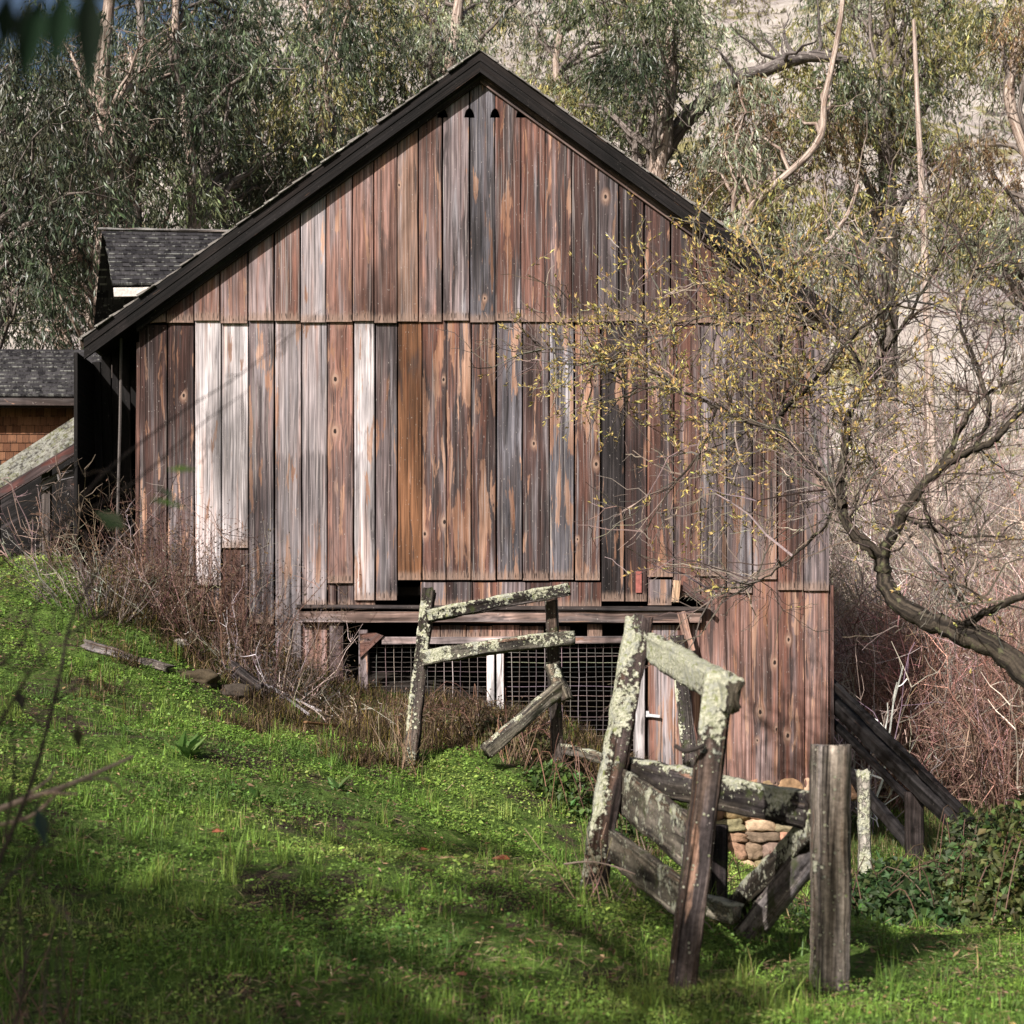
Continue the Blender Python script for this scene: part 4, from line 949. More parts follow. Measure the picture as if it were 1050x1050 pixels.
# ------------------------------------------------------------------ the willow with catkins
M_WIL = mat_bark('willow_bark', (.075, .06, .046), (.018, .015, .013), (.12, .12, .065))
wl = empty('willow_tree', on(1130, 800, 10.6), 'bare crooked willow with yellow catkins reaching in front of the barn from the right', 'tree')
D0 = 11.5
LIMBS = [  # (points px,py,D), r0, r1
    ([(1160, 850, 10.6), (1090, 735, 10.8), (1030, 672, 11), (990, 650, 11.1), (950, 636, 11.3), (920, 618, 11.5), (908, 595, 11.6), (904, 570, 11.6)], .100, .056),
    ([(903, 572, 11.6), (885, 556, 11.6), (868, 535, 11.7), (862, 505, 11.8), (866, 465, 11.9), (870, 430, 12), (884, 402, 12.1), (905, 365, 12.2), (900, 320, 12.3), (880, 280, 12.4)], .050, .012),
    ([(866, 520, 11.7), (850, 497, 11.9), (830, 475, 12.1), (800, 442, 12.4), (765, 432, 12.6), (735, 418, 12.8), (700, 402, 13), (655, 396, 13.2), (610, 372, 13.4)], .036, .006),
    ([(798, 441, 12.4), (803, 400, 12.5), (802, 363, 12.6), (795, 320, 12.8), (770, 285, 13)], .022, .005),
    ([(800, 425, 12.4), (822, 405, 12.2), (850, 375, 12.1), (875, 346, 12), (905, 320, 11.9), (950, 300, 11.8)], .020, .005),
    ([(903, 572, 11.6), (925, 530, 11.5), (952, 492, 11.4), (985, 466, 11.3), (1018, 452, 11.2), (1040, 430, 11.2), (1070, 395, 11.2)], .044, .018),
    ([(960, 488, 11.4), (985, 440, 11.5), (1010, 405, 11.6), (1060, 385, 11.7)], .026, .008),
    ([(1000, 458, 11.3), (1015, 420, 11.3), (1000, 370, 11.4), (985, 330, 11.5), (1000, 270, 11.6)], .022, .006),
    ([(985, 642, 11.1), (1010, 628, 10.9), (1035, 618, 10.7), (1070, 600, 10.5)], .034, .022),
    ([(890, 400, 12.1), (865, 345, 12.3), (830, 330, 12.6), (770, 318, 12.9), (700, 330, 13.2), (650, 345, 13.4)], .018, .004),
    ([(905, 365, 12.2), (935, 320, 12), (960, 270, 11.9), (975, 220, 11.9)], .018, .005),
    ([(735, 418, 12.8), (720, 460, 12.9), (690, 500, 13), (660, 545, 13.1)], .012, .003),
    ([(868, 500, 11.8), (840, 545, 11.9), (800, 580, 12.2), (770, 600, 12.4), (730, 610, 12.6)], .012, .003),
    ([(700, 402, 13), (660, 375, 13.2), (610, 365, 13.4), (555, 355, 13.6)], .010, .003),
    ([(925, 530, 11.5), (960, 545, 11.4), (1000, 550, 11.3), (1050, 552, 11.2)], .018, .006),
    ([(945, 512, 11.4), (960, 560, 11.2), (975, 600, 11.1), (990, 625, 11)], .014, .004),
]
tk = MB(); tw = MB(); ck = MB(); cpos = []; cdir = []
def catk(path, m):
    for _ in range(m):
        i = RG.integers(1, len(path)); t = RG.uniform(); q = path[i-1]*(1-t)+path[i]*t
        cpos.append(q); d = (path[i]-path[i-1]); d = d/(np.linalg.norm(d)+1e-9)
        cdir.append(d*.8+RG.normal(0, .5, 3)+np.array((0, 0, .35)))
def sprout(s, d, L, r, lev, dens, cat):
    k = 5; e = s+d*L
    w = wander(s, e, k, .12, 0); tube(tw, w, np.linspace(r, max(r*.4, .0022), k), jit((.125, .10, .085), 1, .5)[0], 4 if lev > 1 else 3)
    if lev <= 0 or L < .12:
        if RG.uniform() < cat: catk(w, RG.integers(3, 9))
        return
    if RG.uniform() < cat*.7: catk(w, 3)
    for _ in range(RG.poisson(dens)):
        i = RG.integers(1, k); dd = d+rnd_unit(1)[0]*.95; dd /= np.linalg.norm(dd)
        sprout(w[i], dd, L*RG.uniform(.4, .75), r*.6, lev-1, dens, cat)
first = True
for li, (pts, r0, r1) in enumerate(LIMBS):
    path = smooth_path([P(*q) for q in pts], 6)
    path[1:-1] += RG.normal(0, .008, path[1:-1].shape)
    tube(tk, path, np.linspace(r0, r1, len(path))*(1+RG.normal(0, .06, len(path))), (.5, .5, .5), 9, True)
    n = int(np.linalg.norm(np.diff(path, axis=0), axis=1).sum()*({0: 2.0, 5: 18, 8: 10}.get(li, 22)))
    for _ in range(n):
        i = RG.integers(1, len(path)); s = path[i]
        px = CX+s[0]/s[1]*F; py = YH-(s[2]-CZ)/s[1]*F
        cat = .85 if (590 < px < 870 and py < 480) else (.16 if py < 400 else .07)
        tg = path[i]-path[i-1]; tg /= np.linalg.norm(tg)+1e-9
        d = tg*.6+rnd_unit(1)[0]+np.array((0, -.05, .30)); d /= np.linalg.norm(d)
        sprout(s, d, RG.uniform(.3, .9), RG.uniform(.004, .010), 2, 2.5, cat)
tk.build('trunk', M_WIL, wl, smooth=True); tw.build('twigs', M_TWIG, wl)
cpos = np.array(cpos); cdir = np.array(cdir); nC = len(cpos)
for s in (0, 1):
    leaves(ck, cpos, cdir, rnd_unit(nC), RG.uniform(.026, .056, nC), RG.uniform(.011, .019, nC), jit((.52, .41, .155), nC, .25, .10), .3)
ck.build('catkins', M_CATK, wl)

# scrub dotted over the hillside, too much of it to count
nS = 1700; sx = RG.uniform(-75, 95, nS); sy = RG.uniform(48, 190, nS)
m = 46; X = np.repeat(sx, m); Y = np.repeat(sy, m); rS = np.repeat(RG.uniform(.5, 1.9, nS), m)
o = rnd_unit(nS*m)*rS[:, None]*RG.uniform(.4, 1, (nS*m, 1)); o[:, 2] = np.abs(o[:, 2])*.75
c = np.stack([X, Y, hz(X, Y)-1.0], 1)+o
ct = np.array(((.20, .165, .15), (.15, .125, .12), (.17, .16, .08), (.26, .215, .17), (.09, .10, .055)))[RG.integers(0, 5, nS)]
mb = MB(); leaves(mb, c, RG.normal(0, 1, (nS*m, 3))+np.array((0, 0, .6)), rnd_unit(nS*m), RG.uniform(.3, .8, nS*m), RG.uniform(.06, .2, nS*m), np.clip(np.repeat(ct, m, 0)*np.exp(RG.normal(0, .25, (nS*m, 1))), .01, .8), .2)
tag(mb.build('hillside_scrub', M_LEAF), 'grey and olive scrub scattered over the dry hillside', 'scrub', kind='stuff')

# ------------------------------------------------------------------ shrubs
def shrub(name, label, cat, base, n, h, spread, tint, r=(.003, .008), side=5, lean=(0, 0), leaf=None, group=None, drop=.0, sides=3):
    """a dry many stemmed shrub; base point on the ground"""
    t = empty(name, base, label, cat, group); mb = MB(); lp = []
    for _ in range(n):
        a = RG.uniform(0, 6.283); q = RG.uniform(0, 1)**.6
        x, y = base[0]+math.cos(a)*spread*q*.55, base[1]+math.sin(a)*spread*q*.35
        s = np.array((x, y, g1(x, y)-.05))
        hh = h*RG.uniform(.45, 1.1); d = np.array((math.cos(a)*q*spread*.6+lean[0]+RG.normal(0, .15*h), math.sin(a)*q*spread*.4+lean[1]+RG.normal(0, .12*h), hh))
        w = wander(s, s+d, 6, .07, 0); w[:, 2] -= drop*hh*np.linspace(0, 1, 6)**3
        r0 = RG.uniform(*r)*RG.choice((.7, 1, 1, 1.7)); tn = jit(tint, 1, .42, .08)[0]
        if RG.uniform() < .10: tn = jit((.42, .35, .31), 1, .25)[0]
        tube(mb, w, np.linspace(r0, r0*.35, 6), tn, sides)
        for _ in range(RG.poisson(side)):
            i = RG.integers(1, 6); dd = d/np.linalg.norm(d)*.5+rnd_unit(1)[0]*.7; dd /= np.linalg.norm(dd)
            e = w[i]+dd*hh*RG.uniform(.12, .4); ww = wander(w[i], e, 4, .12); tube(mb, ww, np.linspace(r0*.6, r0*.25, 4), tn*RG.uniform(.7, 1.3), 3)
            lp.append(ww[-1]); lp.append(ww[2])
            if RG.uniform() < .5:
                e2 = ww[2]+rnd_unit(1)[0]*hh*.14; tube(mb, wander(ww[2], e2, 3, .1), r0*.3, tn, 3); lp.append(e2)
    mb.build('stems', M_TWIG, t)
    if leaf is not None:
        ln, lw, lt, mult = leaf; lp = np.repeat(np.array(lp), mult, 0)+RG.normal(0, .05, (len(lp)*mult, 3)); m = len(lp)
        l = MB(); leaves(l, lp, RG.normal(0, 1, (m, 3)), rnd_unit(m), RG.uniform(ln*.6, ln*1.2, m), RG.uniform(lw*.6, lw*1.2, m), jit(lt, m, .3, .1), .3)
        l.build('foliage', M_LEAF, t)
    return t
RB = (.115, .068, .053); RB2 = (.145, .095, .075); GB = (.175, .145, .128)
sl = 'dry reddish shrub of bare stems '
for px, py, D, n, h, sp, tn, lb in ((150, 590, 17.5, 86, 1.0, 1.2, RB, 'hiding the left corner of the barn'), (215, 600, 17.3, 90, 1.25, 1.2, RB, 'in front of the two pale boards'),
                                    (262, 655, 17.0, 75, 1.0, 1.0, RB2, 'beside the old stone on the slope'), (375, 745, 16.3, 70, .42, .9, (.085, .06, .045), 'low and dark left of the lichen post'), (480, 765, 15.9, 80, .45, 1.0, (.10, .07, .05), 'tangled low between the two lichen fence posts'), (105, 600, 17.0, 80, .7, 1.0, GB, 'below the dark lean-to, lower and greyer than the rest'), (285, 700, 16.9, 80, .55, .9, (.16, .13, .125), 'trailing greyish beside the left wire mesh post')):
    shrub('dry_shrub', sl+lb, 'shrub', on(px, py, D), n, h, sp, tn, r=(.0025, .0065), side=6, leaf=(.035, .018, (.13, .085, .05), 1), group='dry shrubs along the barn')
th = 'thicket of thin red brown stems '
for px, py, D, n, h, sp, tn, lb in ((880, 800, 21.5, 200, 2.7, 2.2, RB, 'beside the barn corner'), (960, 790, 22, 230, 2.9, 2.4, (.20, .115, .10), 'behind the slim pale dead trunk'), (1045, 780, 21, 200, 2.6, 2.2, RB, 'behind the thick willow trunk'),
                                    (1000, 760, 25.5, 240, 3.9, 3.2, GB, 'taller and greyer, farther back under the gum trees'), (900, 760, 26, 220, 4.2, 3.0, (.24, .185, .155), 'tallest and palest, behind the barn corner'), (1090, 750, 25, 200, 4.0, 3.0, RB2, 'cut off by the right edge of the view'),
                                    (870, 720, 29, 240, 6.4, 3.6, (.20, .16, .14), 'highest of all, rising behind the barn eave'), (950, 720, 30, 240, 6.6, 3.8, (.22, .17, .15), 'high and greyish, around the dark gum trunk'), (1030, 720, 29, 240, 6.2, 3.8, (.20, .145, .13), 'high and brownish, behind the upper willow limbs')):
    shrub('thicket', th+lb, 'thicket', on(px, py, D), int(n*1.35), h, sp, tuple(1.75*q for q in tn), r=(.004, .010), side=10, group='red brown thickets right of the barn', drop=.12)
shrub('leafy_shrub', 'yellow green leafy shrub behind the willow, left of the slim pale trunk', 'shrub', on(915, 640, 29), 90, 5.2, 2.6, GB, r=(.006, .014), side=9, leaf=(.09, .05, (.22, .20, .05), 2))
shrub('leafy_shrub', 'olive leafy shrub behind the willow, right of the slim pale trunk', 'shrub', on(1010, 640, 31), 80, 4.4, 2.6, GB, r=(.006, .014), side=8, leaf=(.09, .045, (.19, .15, .07), 2))
shrub('pale_shrub', 'small whitish bare shrub at the foot of the barn corner', 'shrub', on(868, 800, 19.2), 26, 2.2, .8, (.44, .36, .32), r=(.006, .014), side=7)
shrub('weed_stalks', 'tangle of thin dry stalks in front of the shed opening', 'plant', on(60, 570, 18.5), 46, 1.0, 1.6, (.22, .155, .135), r=(.004, .008), side=5)
# bramble banks on the right
def bramble(label, px, py, D, rx, ry, h, n, tint):
    base = on(px, py, D); t = empty('bramble', base, label, 'bramble', 'bramble bushes in the lower right'); lf = MB(); st = MB()
    a = RG.uniform(0, 6.283, n); q = RG.uniform(0, 1, n)**.5
    x = base[0]+np.cos(a)*q*rx; y = base[1]+np.sin(a)*q*ry
    top = h*(1-q**2.2)*(.65+.35*np.sin(x*5+y*3)*np.cos(y*4-x*2))
    z = gz(x, y)+top*RG.uniform(.1, 1.05, n)**.55
    c = np.stack([x, y, z], 1); d = RG.normal(0, 1, (n, 3)); d[:, 2] -= .25
    nr = np.stack([RG.normal(0, .6, n), RG.normal(-.25, .6, n), np.ones(n)], 1)
    leaves(lf, c, d, nr, RG.uniform(.04, .095, n), RG.uniform(.03, .07, n), jit(tint, n, .42, .12), .25)
    lf.build('foliage', M_GRASS, t)
    for _ in range(26):
        i, j = RG.integers(0, n, 2); m = (c[i]+c[j])/2+np.array((0, 0, RG.uniform(.1, .45)))
        if np.linalg.norm(c[i]-c[j]) > 1.5: continue
        w = smooth_path([c[i]-np.array((0, 0, .1)), m, c[j]], 4); tube(st, w, .004, jit((.12, .07, .05), 1, .4)[0], 4)
    st.build('canes', M_TWIG, t)
BRM = (.045, .078, .026)
bramble('dark green bramble mound just right of the tall upright post', 905, 960, 11.5, 1.0, 1.2, .55, 5200, BRM)
bramble('larger bramble mound spreading below the end of the collapsed ramp', 985, 950, 12.2, 1.3, 1.5, .75, 7500, BRM)
bramble('bramble mound with yellower leaves cut off by the right edge', 1055, 965, 11.2, .9, 1.3, .85, 5200, (.075, .088, .028))
bramble('low bramble patch under the diagonal braces of the gate fence', 790, 955, 11.2, .75, .9, .28, 2200, (.05, .085, .03))
bramble('tall bramble clump over the buried end of the ramp', 1035, 860, 14.5, .9, .9, 1.0, 4200, (.055, .075, .028))
bramble('bramble with brownish leaves at the foot of the wire mesh', 545, 770, 15.8, .75, .55, .42, 2000, (.075, .075, .03))
bramble('low dark mossy bramble between the left fence posts below the mesh', 470, 760, 16.2, .8, .5, .45, 1800, (.085, .065, .030))
bramble('bright leafy bramble right of the left fence against the bank', 600, 800, 14.6, .6, .6, .3, 1500, (.07, .11, .03))

# ------------------------------------------------------------------ ground cover
def vis(x, y):
    px = CX+x/y*F; return (px > -60) & (px < 1110)
def inside_barn(x, y): return (x > fx(143)-.02) & (x < fx(850)+.02) & (y > 17.98)
def scatter(n, y0, y1, pw=1.0):
    u = RG.uniform(0, 1, n); y = y0+(y1-y0)*u**pw; hw = y*.345
    x = RG.uniform(-1, 1, n)*hw; k = vis(x, y) & ~inside_barn(x, y); return x[k], y[k]
def fbm(x, y, s, o=0.0):
    return (np.sin(x*s+1.7*np.sin(y*s*.8+o))*np.cos(y*s*1.1+1.3*np.sin(x*s*.7-o))+.5*np.sin(x*s*2.3+o*2+np.sin(y*s*2.9))*np.cos(y*s*2.1-x*s))/1.5
# where the turf is thin: brown bank edge along the barn and bare patches
def bare(x, y):
    pxs = CX+x/y*F
    bank = sm(15.0, 15.5, y+.25*fbm(x, y, 3))*sm(240, 300, pxs)*(1-sm(640, 700, pxs))
    sh = sm(16.2, 16.8, y+.3*fbm(x, y, 2.5))*sm(60, 110, pxs)*(1-sm(300, 330, pxs))
    patch = sm(.25, .6, fbm(x, y, 2.2, 1.0)+.35*fbm(x, y, 7, 2.0))*.85
    path = sm(-.1, .5, fbm(x*.8, y, 1.3, 2.2)+.3*fbm(x, y, 8, 1.0))*sm(9.2, 7.6, y)*.75
    return np.clip(np.maximum.reduce([bank, sh, patch, path]), 0, 1)
def greens(n, x, y):
    k = fbm(x, y, 1.5, .4)[:, None]
    a = np.array((.165, .27, .046)); b = np.array((.30, .385, .092)); c = np.array((.080, .145, .032))
    col = np.where(k > 0, a+(b-a)*np.clip(k*1.3, 0, 1), a+(c-a)*np.clip(-k*1.3, 0, 1))
    yl = (RG.uniform(0, 1, (n, 1)) < .05)
    col = np.where(yl, np.array((.26, .20, .09)), col)
    return np.clip(col*np.exp(RG.normal(0, .25, (n, 1)))*(1+RG.normal(0, .06, (n, 3))), .004, .8)
# clover-like carpet
x, y = scatter(520000, 5.6, 20.5, 1.25); k = RG.uniform(0, 1, len(x)) > bare(x, y)*1.02; x, y = x[k], y[k]
k = RG.uniform(0, 1, len(x)) < np.clip(.55+.9*fbm(x, y, 1.9, .7)+.25*fbm(x, y, 6), .12, 1); x, y = x[k], y[k]
n = len(x); hgt = (.02+.055*np.clip(.5+fbm(x, y, 4.5), 0, 1.2))*RG.uniform(.15, 1, n)
c = np.stack([x, y, gz(x, y)+hgt], 1); d = RG.normal(0, 1, (n, 3)); d[:, 2] = RG.normal(.15, .3, n)
nr = np.stack([RG.normal(0, .5, n), RG.normal(-.2, .5, n), np.ones(n)], 1)
sz = np.clip(.0135*np.exp(RG.normal(0, .38, n)), .007, .04)*(1+.018*(y-7)*3)
mb = MB(); leaves(mb, c, d, nr, sz, sz*.8, greens(n, x, y), .15)
tag(mb.build('clover', M_GRASS), 'low bright green clover carpeting the slope', 'clover', kind='stuff')
# grass blades
def blades(x, y, h, w, col, lean=.75, name='grass', mat=None, label='', cat='grass'):
    n = len(x); z = gz(x, y)-.01; b = np.stack([x, y, z], 1)
    a = RG.uniform(0, 6.283, n); ln = np.abs(RG.normal(0, lean, n))
    dirv = np.stack([np.cos(a)*ln, np.sin(a)*ln, np.ones(n)], 1); dirv /= np.linalg.norm(dirv, axis=1, keepdims=True)
    s = np.stack([-np.sin(a+RG.normal(0, .8, n)), np.cos(a), np.zeros(n)], 1)
    s /= np.linalg.norm(s, axis=1, keepdims=True)
    h = h[:, None]; w = w[:, None]
    m = b+dirv*h*.55; drop = np.stack([np.cos(a)*ln*.5, np.sin(a)*ln*.5, -.25*ln], 1)
    tip = b+dirv*h+drop*h
    V = np.stack([b-s*w*.5, b+s*w*.5, m+s*w*.42, m-s*w*.42, tip], 1).reshape(-1, 3)
    i = np.arange(n)[:, None]*5
    mb = MB(); mb.add(V, i+np.array((0, 1, 2, 3)), None, col)
    mb.f[3].append(i+np.array((3, 2, 4))); mb.uv[3].append(np.zeros((n*3, 2))); mb.t[3].append(np.broadcast_to(col, (n, 3))); mb.p[3].append(np.zeros((n, 3))); mb.q[3].append(np.zeros((n, 3)))
    return tag(mb.build(name, mat or M_GRASS), label, cat, kind='stuff')
x, y = scatter(130000, 5.6, 20.5, 1.35); pxs = CX+x/y*F
lush = np.clip(.18+.8*fbm(x, y, 1.2, 3.3)+.42*sm(9.0, 7.0, y)+.35*sm(600, 750, pxs), .05, 1)
k = (RG.uniform(0, 1, len(x)) > bare(x, y)*.93) & (RG.uniform(0, 1, len(x)) < lush); x, y = x[k], y[k]; n = len(x)
blades(x, y, RG.uniform(.03, .10, n)*(1+.5*np.clip(fbm(x, y, 1.2, 3.3), -.5, 1)), RG.uniform(.0030, .0058, n)*(1+.04*(y-7)), greens(n, x, y), label='short green grass growing through the clover', cat='grass')
# flattened dead thatch
x, y = scatter(42000, 5.8, 19, 1.2); k = RG.uniform(0, 1, len(x)) < np.clip(.12+.5*fbm(x, y, 2.7, 4.0)+.5*bare(x, y), 0, 1); x, y = x[k], y[k]; n = len(x)
c = np.stack([x, y, gz(x, y)+RG.uniform(.01, .06, n)], 1); d = RG.normal(0, 1, (n, 3)); d[:, 2] *= .22
mb = MB(); leaves(mb, c, d, np.stack([RG.normal(0, .3, n), RG.normal(0, .3, n), np.ones(n)], 1), RG.uniform(.05, .17, n), RG.uniform(.003, .007, n), jit((.26, .20, .115), n, .4, .06), .2)
tag(mb.build('dead_thatch', M_DRY), 'flattened straw coloured thatch lying in the turf', 'dead grass', kind='stuff')
# longer tufts
tx, ty = scatter(420, 6.2, 19.5, 1.2); k = RG.uniform(0, 1, len(tx)) > bare(tx, ty)*.6; tx, ty = tx[k], ty[k]
x = np.repeat(tx, 26)+RG.normal(0, .035, len(tx)*26); y = np.repeat(ty, 26)+RG.normal(0, .035, len(tx)*26); n = len(x)
blades(x, y, RG.uniform(.09, .24, n), RG.uniform(.004, .007, n), greens(n, x, y)*.95, .38, label='longer grass tufts standing above the clover', cat='grass', name='grass_tufts')
# dead brown grass on the bank below the barn
x, y = scatter(130000, 14.0, 18.4); b = bare(x, y); pxs = CX+x/y*F
k = (RG.uniform(0, 1, len(x)) < b*.95*(sm(60, 120, pxs)*(1-sm(620, 700, pxs)))); x, y = x[k], y[k]; n = len(x)
cc = np.array(((.13, .085, .05), (.085, .052, .036), (.21, .15, .09), (.085, .085, .025), (.055, .037, .028), (.13, .10, .022)))[RG.integers(0, 6, n)]
blades(x, y, RG.uniform(.06, .34, n)*np.clip(.75+.6*fbm(x, y, 3.1, 1.3), .2, 1.4), RG.uniform(.005, .010, n), np.clip(cc*np.exp(RG.normal(0, .4, (n, 1)))*(1+.5*fbm(x, y, 2.6, .3)[:, None]), .01, .8), 1.15, name='dead_grass', mat=M_DRY, label='matted dead brown grass on the bank below the barn', cat='dead grass')
# litter: twigs and dead leaves crumbs
x, y = scatter(17000, 6.2, 19, 1.1); n = len(x); k = RG.uniform(0, 1, n) < .25+.75*bare(x, y); x, y = x[k], y[k]; n = len(x)
c = np.stack([x, y, gz(x, y)+RG.uniform(.01, .05, n)], 1); d = RG.normal(0, 1, (n, 3)); d[:, 2] *= .25
mb = MB(); leaves(mb, c, d, np.stack([RG.normal(0, .4, n), RG.normal(0, .4, n), np.ones(n)], 1), RG.uniform(.02, .08, n), RG.uniform(.006, .02, n), jit((.20, .125, .08), n, .45, .08), .3)
tag(mb.build('leaf_litter', M_DRY), 'brown leaf litter scattered through the turf', 'leaf litter', kind='stuff')
# grass beyond the barn corner
x = RG.uniform(3.2, 9.5, 26000); y = RG.uniform(13.5, 23.5, 26000); k = ~inside_barn(x, y); x, y = x[k], y[k]; n = len(x)
blades(x, y, RG.uniform(.08, .28, n), RG.uniform(.006, .011, n), np.clip(np.where(RG.uniform(0, 1, (n, 1)) < .45, np.array((.20, .165, .075)), np.array((.085, .13, .035)))*np.exp(RG.normal(0, .25, (n, 1))), .01, .8), .5, name='rough_grass', label='rough green and straw coloured grass beyond the barn corner', cat='grass')

# ------------------------------------------------------------------ small things on the slope
def rock(label, px, py, D, s, tint):
    c = on(px, py, D); mb = MB(); stone(mb, (c[0], c[1], c[2]+s[2]*.15), s, tint, 4, .40, 2.6)
    o = mb.build('stone', M_STONE, smooth=True); return tag(o, label, 'stone')
rock('mossy brown stone half buried in the slope left of the barn foot', 204, 706, 16.2, (.2, .17, .11), (.062, .047, .03))
rock('darker low stone next to the mossy one', 243, 714, 16.3, (.18, .16, .10), (.05, .04, .032))
rock('small pale stone among the dry shrub stems', 186, 632, 16.9, (.08, .07, .06), (.30, .27, .24))
thing_beam('log', 'grey rotten log lying across the slope below the dry shrubs', 'log', on(88, 668, 16.0)+np.array((0, 0, .05)), on(172, 671, 16.1)+np.array((0, 0, .04)), .14, .10, tint=(.12, .10, .09), p=(None, .1, .4), q=(.2, .7, 0), lam=-.2, lk=.4, amp=.02, endcut=.1)
thing_beam('log', 'short dark squared timber lying beside the stones', 'log', on(236, 690, 16.6)+np.array((0, 0, .22)), on(268, 706, 16.5)+np.array((0, 0, .14)), .14, .12, tint=(.035, .03, .028), p=(None, .1, .4), amp=.02, endcut=.06)
for i, (a, b, lb) in enumerate((((270, 702, 16.9), (330, 728, 16.6), 'grey weathered stick leaning down the bank beside the mesh'), ((284, 700, 16.8), (318, 742, 16.4), 'second grey stick crossing the first on the bank'), ((312, 766, 15.4), (345, 738, 15.8), 'orange brown stick poking out of the dead grass bank'))):
    thing_beam('stick', lb, 'stick', on(*a)+np.array((0, 0, .12)), on(*b)+np.array((0, 0, .06)), .03, .03, tint=((.26, .24, .25), (.22, .2, .21), (.34, .19, .10))[i], p=(None, .1, .2), amp=.006, circ=8)
def twig(label, pts, r, tint, side=0, name='fallen_branch', cat='branch'):
    pp = np.array([P(*q) for q in pts]); pp = smooth_path(pp, 5); t = empty(name, pp[0], label, cat); mb = MB()
    tube(mb, pp, np.linspace(r, r*.55, len(pp)), tint, 7, True)
    for _ in range(side):
        k = RG.integers(2, len(pp)); e = pp[k]+(pp[k]-pp[k-2])*RG.uniform(.5, 2)+rnd_unit(1)[0]*.08; tube(mb, wander(pp[k], e, 4, .1), np.linspace(r*.6, r*.3, 4), tint, 5, True)
    mb.build('wood', M_TWIG, t, smooth=True); return t
twig('pale peeled stick rising from the left edge over the grass', [(-30, 842, 4.6), (20, 822, 4.7), (75, 803, 4.8), (136, 776, 4.95)], .011, (.42, .30, .23), 2)
twig('thin pale stick below the peeled one at the left edge', [(-30, 850, 4.6), (30, 838, 4.7), (70, 805, 4.8), (112, 798, 5.0)], .007, (.36, .25, .19), 1)
# foreground sapling on the left
sp = empty('sapling', (-1.55, 3.9, .1), 'thin dark out of focus sapling stems at the left edge close to the camera', 'sapling'); mb = MB(); sl_ = MB()
for pts, r in (([(-25, 930, 3.9), (0, 880, 3.9), (33, 800, 3.9), (60, 700, 3.95), (72, 640, 4.0), (100, 587, 4.1), (122, 545, 4.2)], .0085), ([(-60, 610, 3.6), (0, 578, 3.6), (60, 538, 3.7), (110, 482, 3.8), (190, 420, 4.0), (245, 385, 4.1), (330, 318, 4.3)], .0048),
               ([(60, 538, 3.7), (130, 500, 3.8), (200, 440, 3.9), (255, 400, 4.0)], .004), ([(5, 860, 3.9), (15, 780, 3.9), (5, 700, 3.9)], .005), ([(-10, 760, 3.9), (30, 690, 3.9), (60, 650, 3.9)], .006), ([(-20, 700, 3.7), (20, 660, 3.7), (45, 600, 3.8)], .005), ([(-30, 960, 3.6), (10, 900, 3.6), (50, 850, 3.7), (75, 780, 3.7)], .005), ([(10, 1080, 3.7), (25, 1000, 3.7), (20, 920, 3.7)], .006), ([(70, 1080, 4.0), (58, 1000, 4.0), (66, 930, 4.0)], .005), ([(55, 720, 3.95), (80, 700, 4), (95, 660, 4)], .003),
               ([(-15, 1000, 3.9), (35, 880, 3.9), (60, 760, 3.9)], .003), ([(45, 1040, 4.2), (52, 960, 4.2), (70, 900, 4.2)], .004), ([(-20, 1000, 3.8), (30, 960, 3.8), (58, 920, 3.8)], .003)):
    path = smooth_path([P(*q) for q in pts], 5); tube(mb, path, np.linspace(r, r*.22, len(path)), (.05, .037, .033), 6)
    for _ in range(5):
        k = RG.integers(3, len(path)); e = path[k]+rnd_unit(1)[0]*.14; tube(mb, wander(path[k], e, 4, .1), np.linspace(r*.4, r*.2, 4), (.085, .06, .055), 4)
lf = np.array([P(185, 481, 3.2), P(165, 514, 3.2), P(122, 538, 3.1), P(40, 838, 3.6), P(22, 720, 3.8), P(80, 755, 3.8), P(170, 505, 3.2)])
ld = np.array([(.9, 0, .05), (.9, .1, -.15), (-.5, 0, .3), (.25, 0, -.9), (.2, 0, -.9), (.1, .1, -.9), (.8, .1, -.5)], float)
ln = np.array([(0, -.55, .8), (0, -.5, .8), (.1, -.9, .3), (.5, -.8, .2), (.4, -.9, .1), (.5, -.8, .1), (0, -.5, .9)], float)
leaves(sl_, lf-ld*.03, ld, ln, np.array((.065, .085, .075, .10, .05, .06, .07)), np.array((.03, .024, .04, .035, .03, .03, .02)), np.array(((.10, .16, .03), (.07, .12, .03), (.06, .10, .03), (.03, .05, .045), (.05, .04, .03), (.06, .05, .03), (.05, .07, .04))), .1)
mb.build('stems', M_TWIG, sp); sl_.build('foliage', M_LEAF, sp)
# broad leaved weeds and single fallen leaves
def weed(label, px, py, D, n, L):
    c = on(px, py, D); mb = MB(); a = RG.uniform(0, 6.283, n); d = np.stack([np.cos(a), np.sin(a), RG.uniform(.4, 1.4, n)], 1)
    nr = np.stack([-np.cos(a)*.8, -np.sin(a)*.8, np.full(n, .7)], 1)
    leaves(mb, np.repeat(c[None], n, 0)+RG.normal(0, .02, (n, 3)), d, nr, RG.uniform(L*.6, L, n), RG.uniform(L*.25, L*.35, n), jit((.12, .21, .055), n, .2, .06), .35)
    return tag(mb.build('dock_weed', M_LEAF), label, 'weed')
weed('dark rosette weed in the turf below the mossy stone', 192, 782, 12.6, 22, .26); weed('pale broad leaved weed below the dead grass bank', 345, 788, 12.8, 10, .20)
weed('upright broad leaf weed near the bottom centre of the grass', 528, 1000, 7.5, 7, .11); weed('small broad leaved weed left of the bright turf patch', 262, 812, 11.6, 9, .15)
weed('broad leaved weed in the shaded turf left of centre', 335, 935, 8.8, 9, .12); weed('pair of pale leaves at the upper left of the turf', 130, 760, 13, 7, .16)
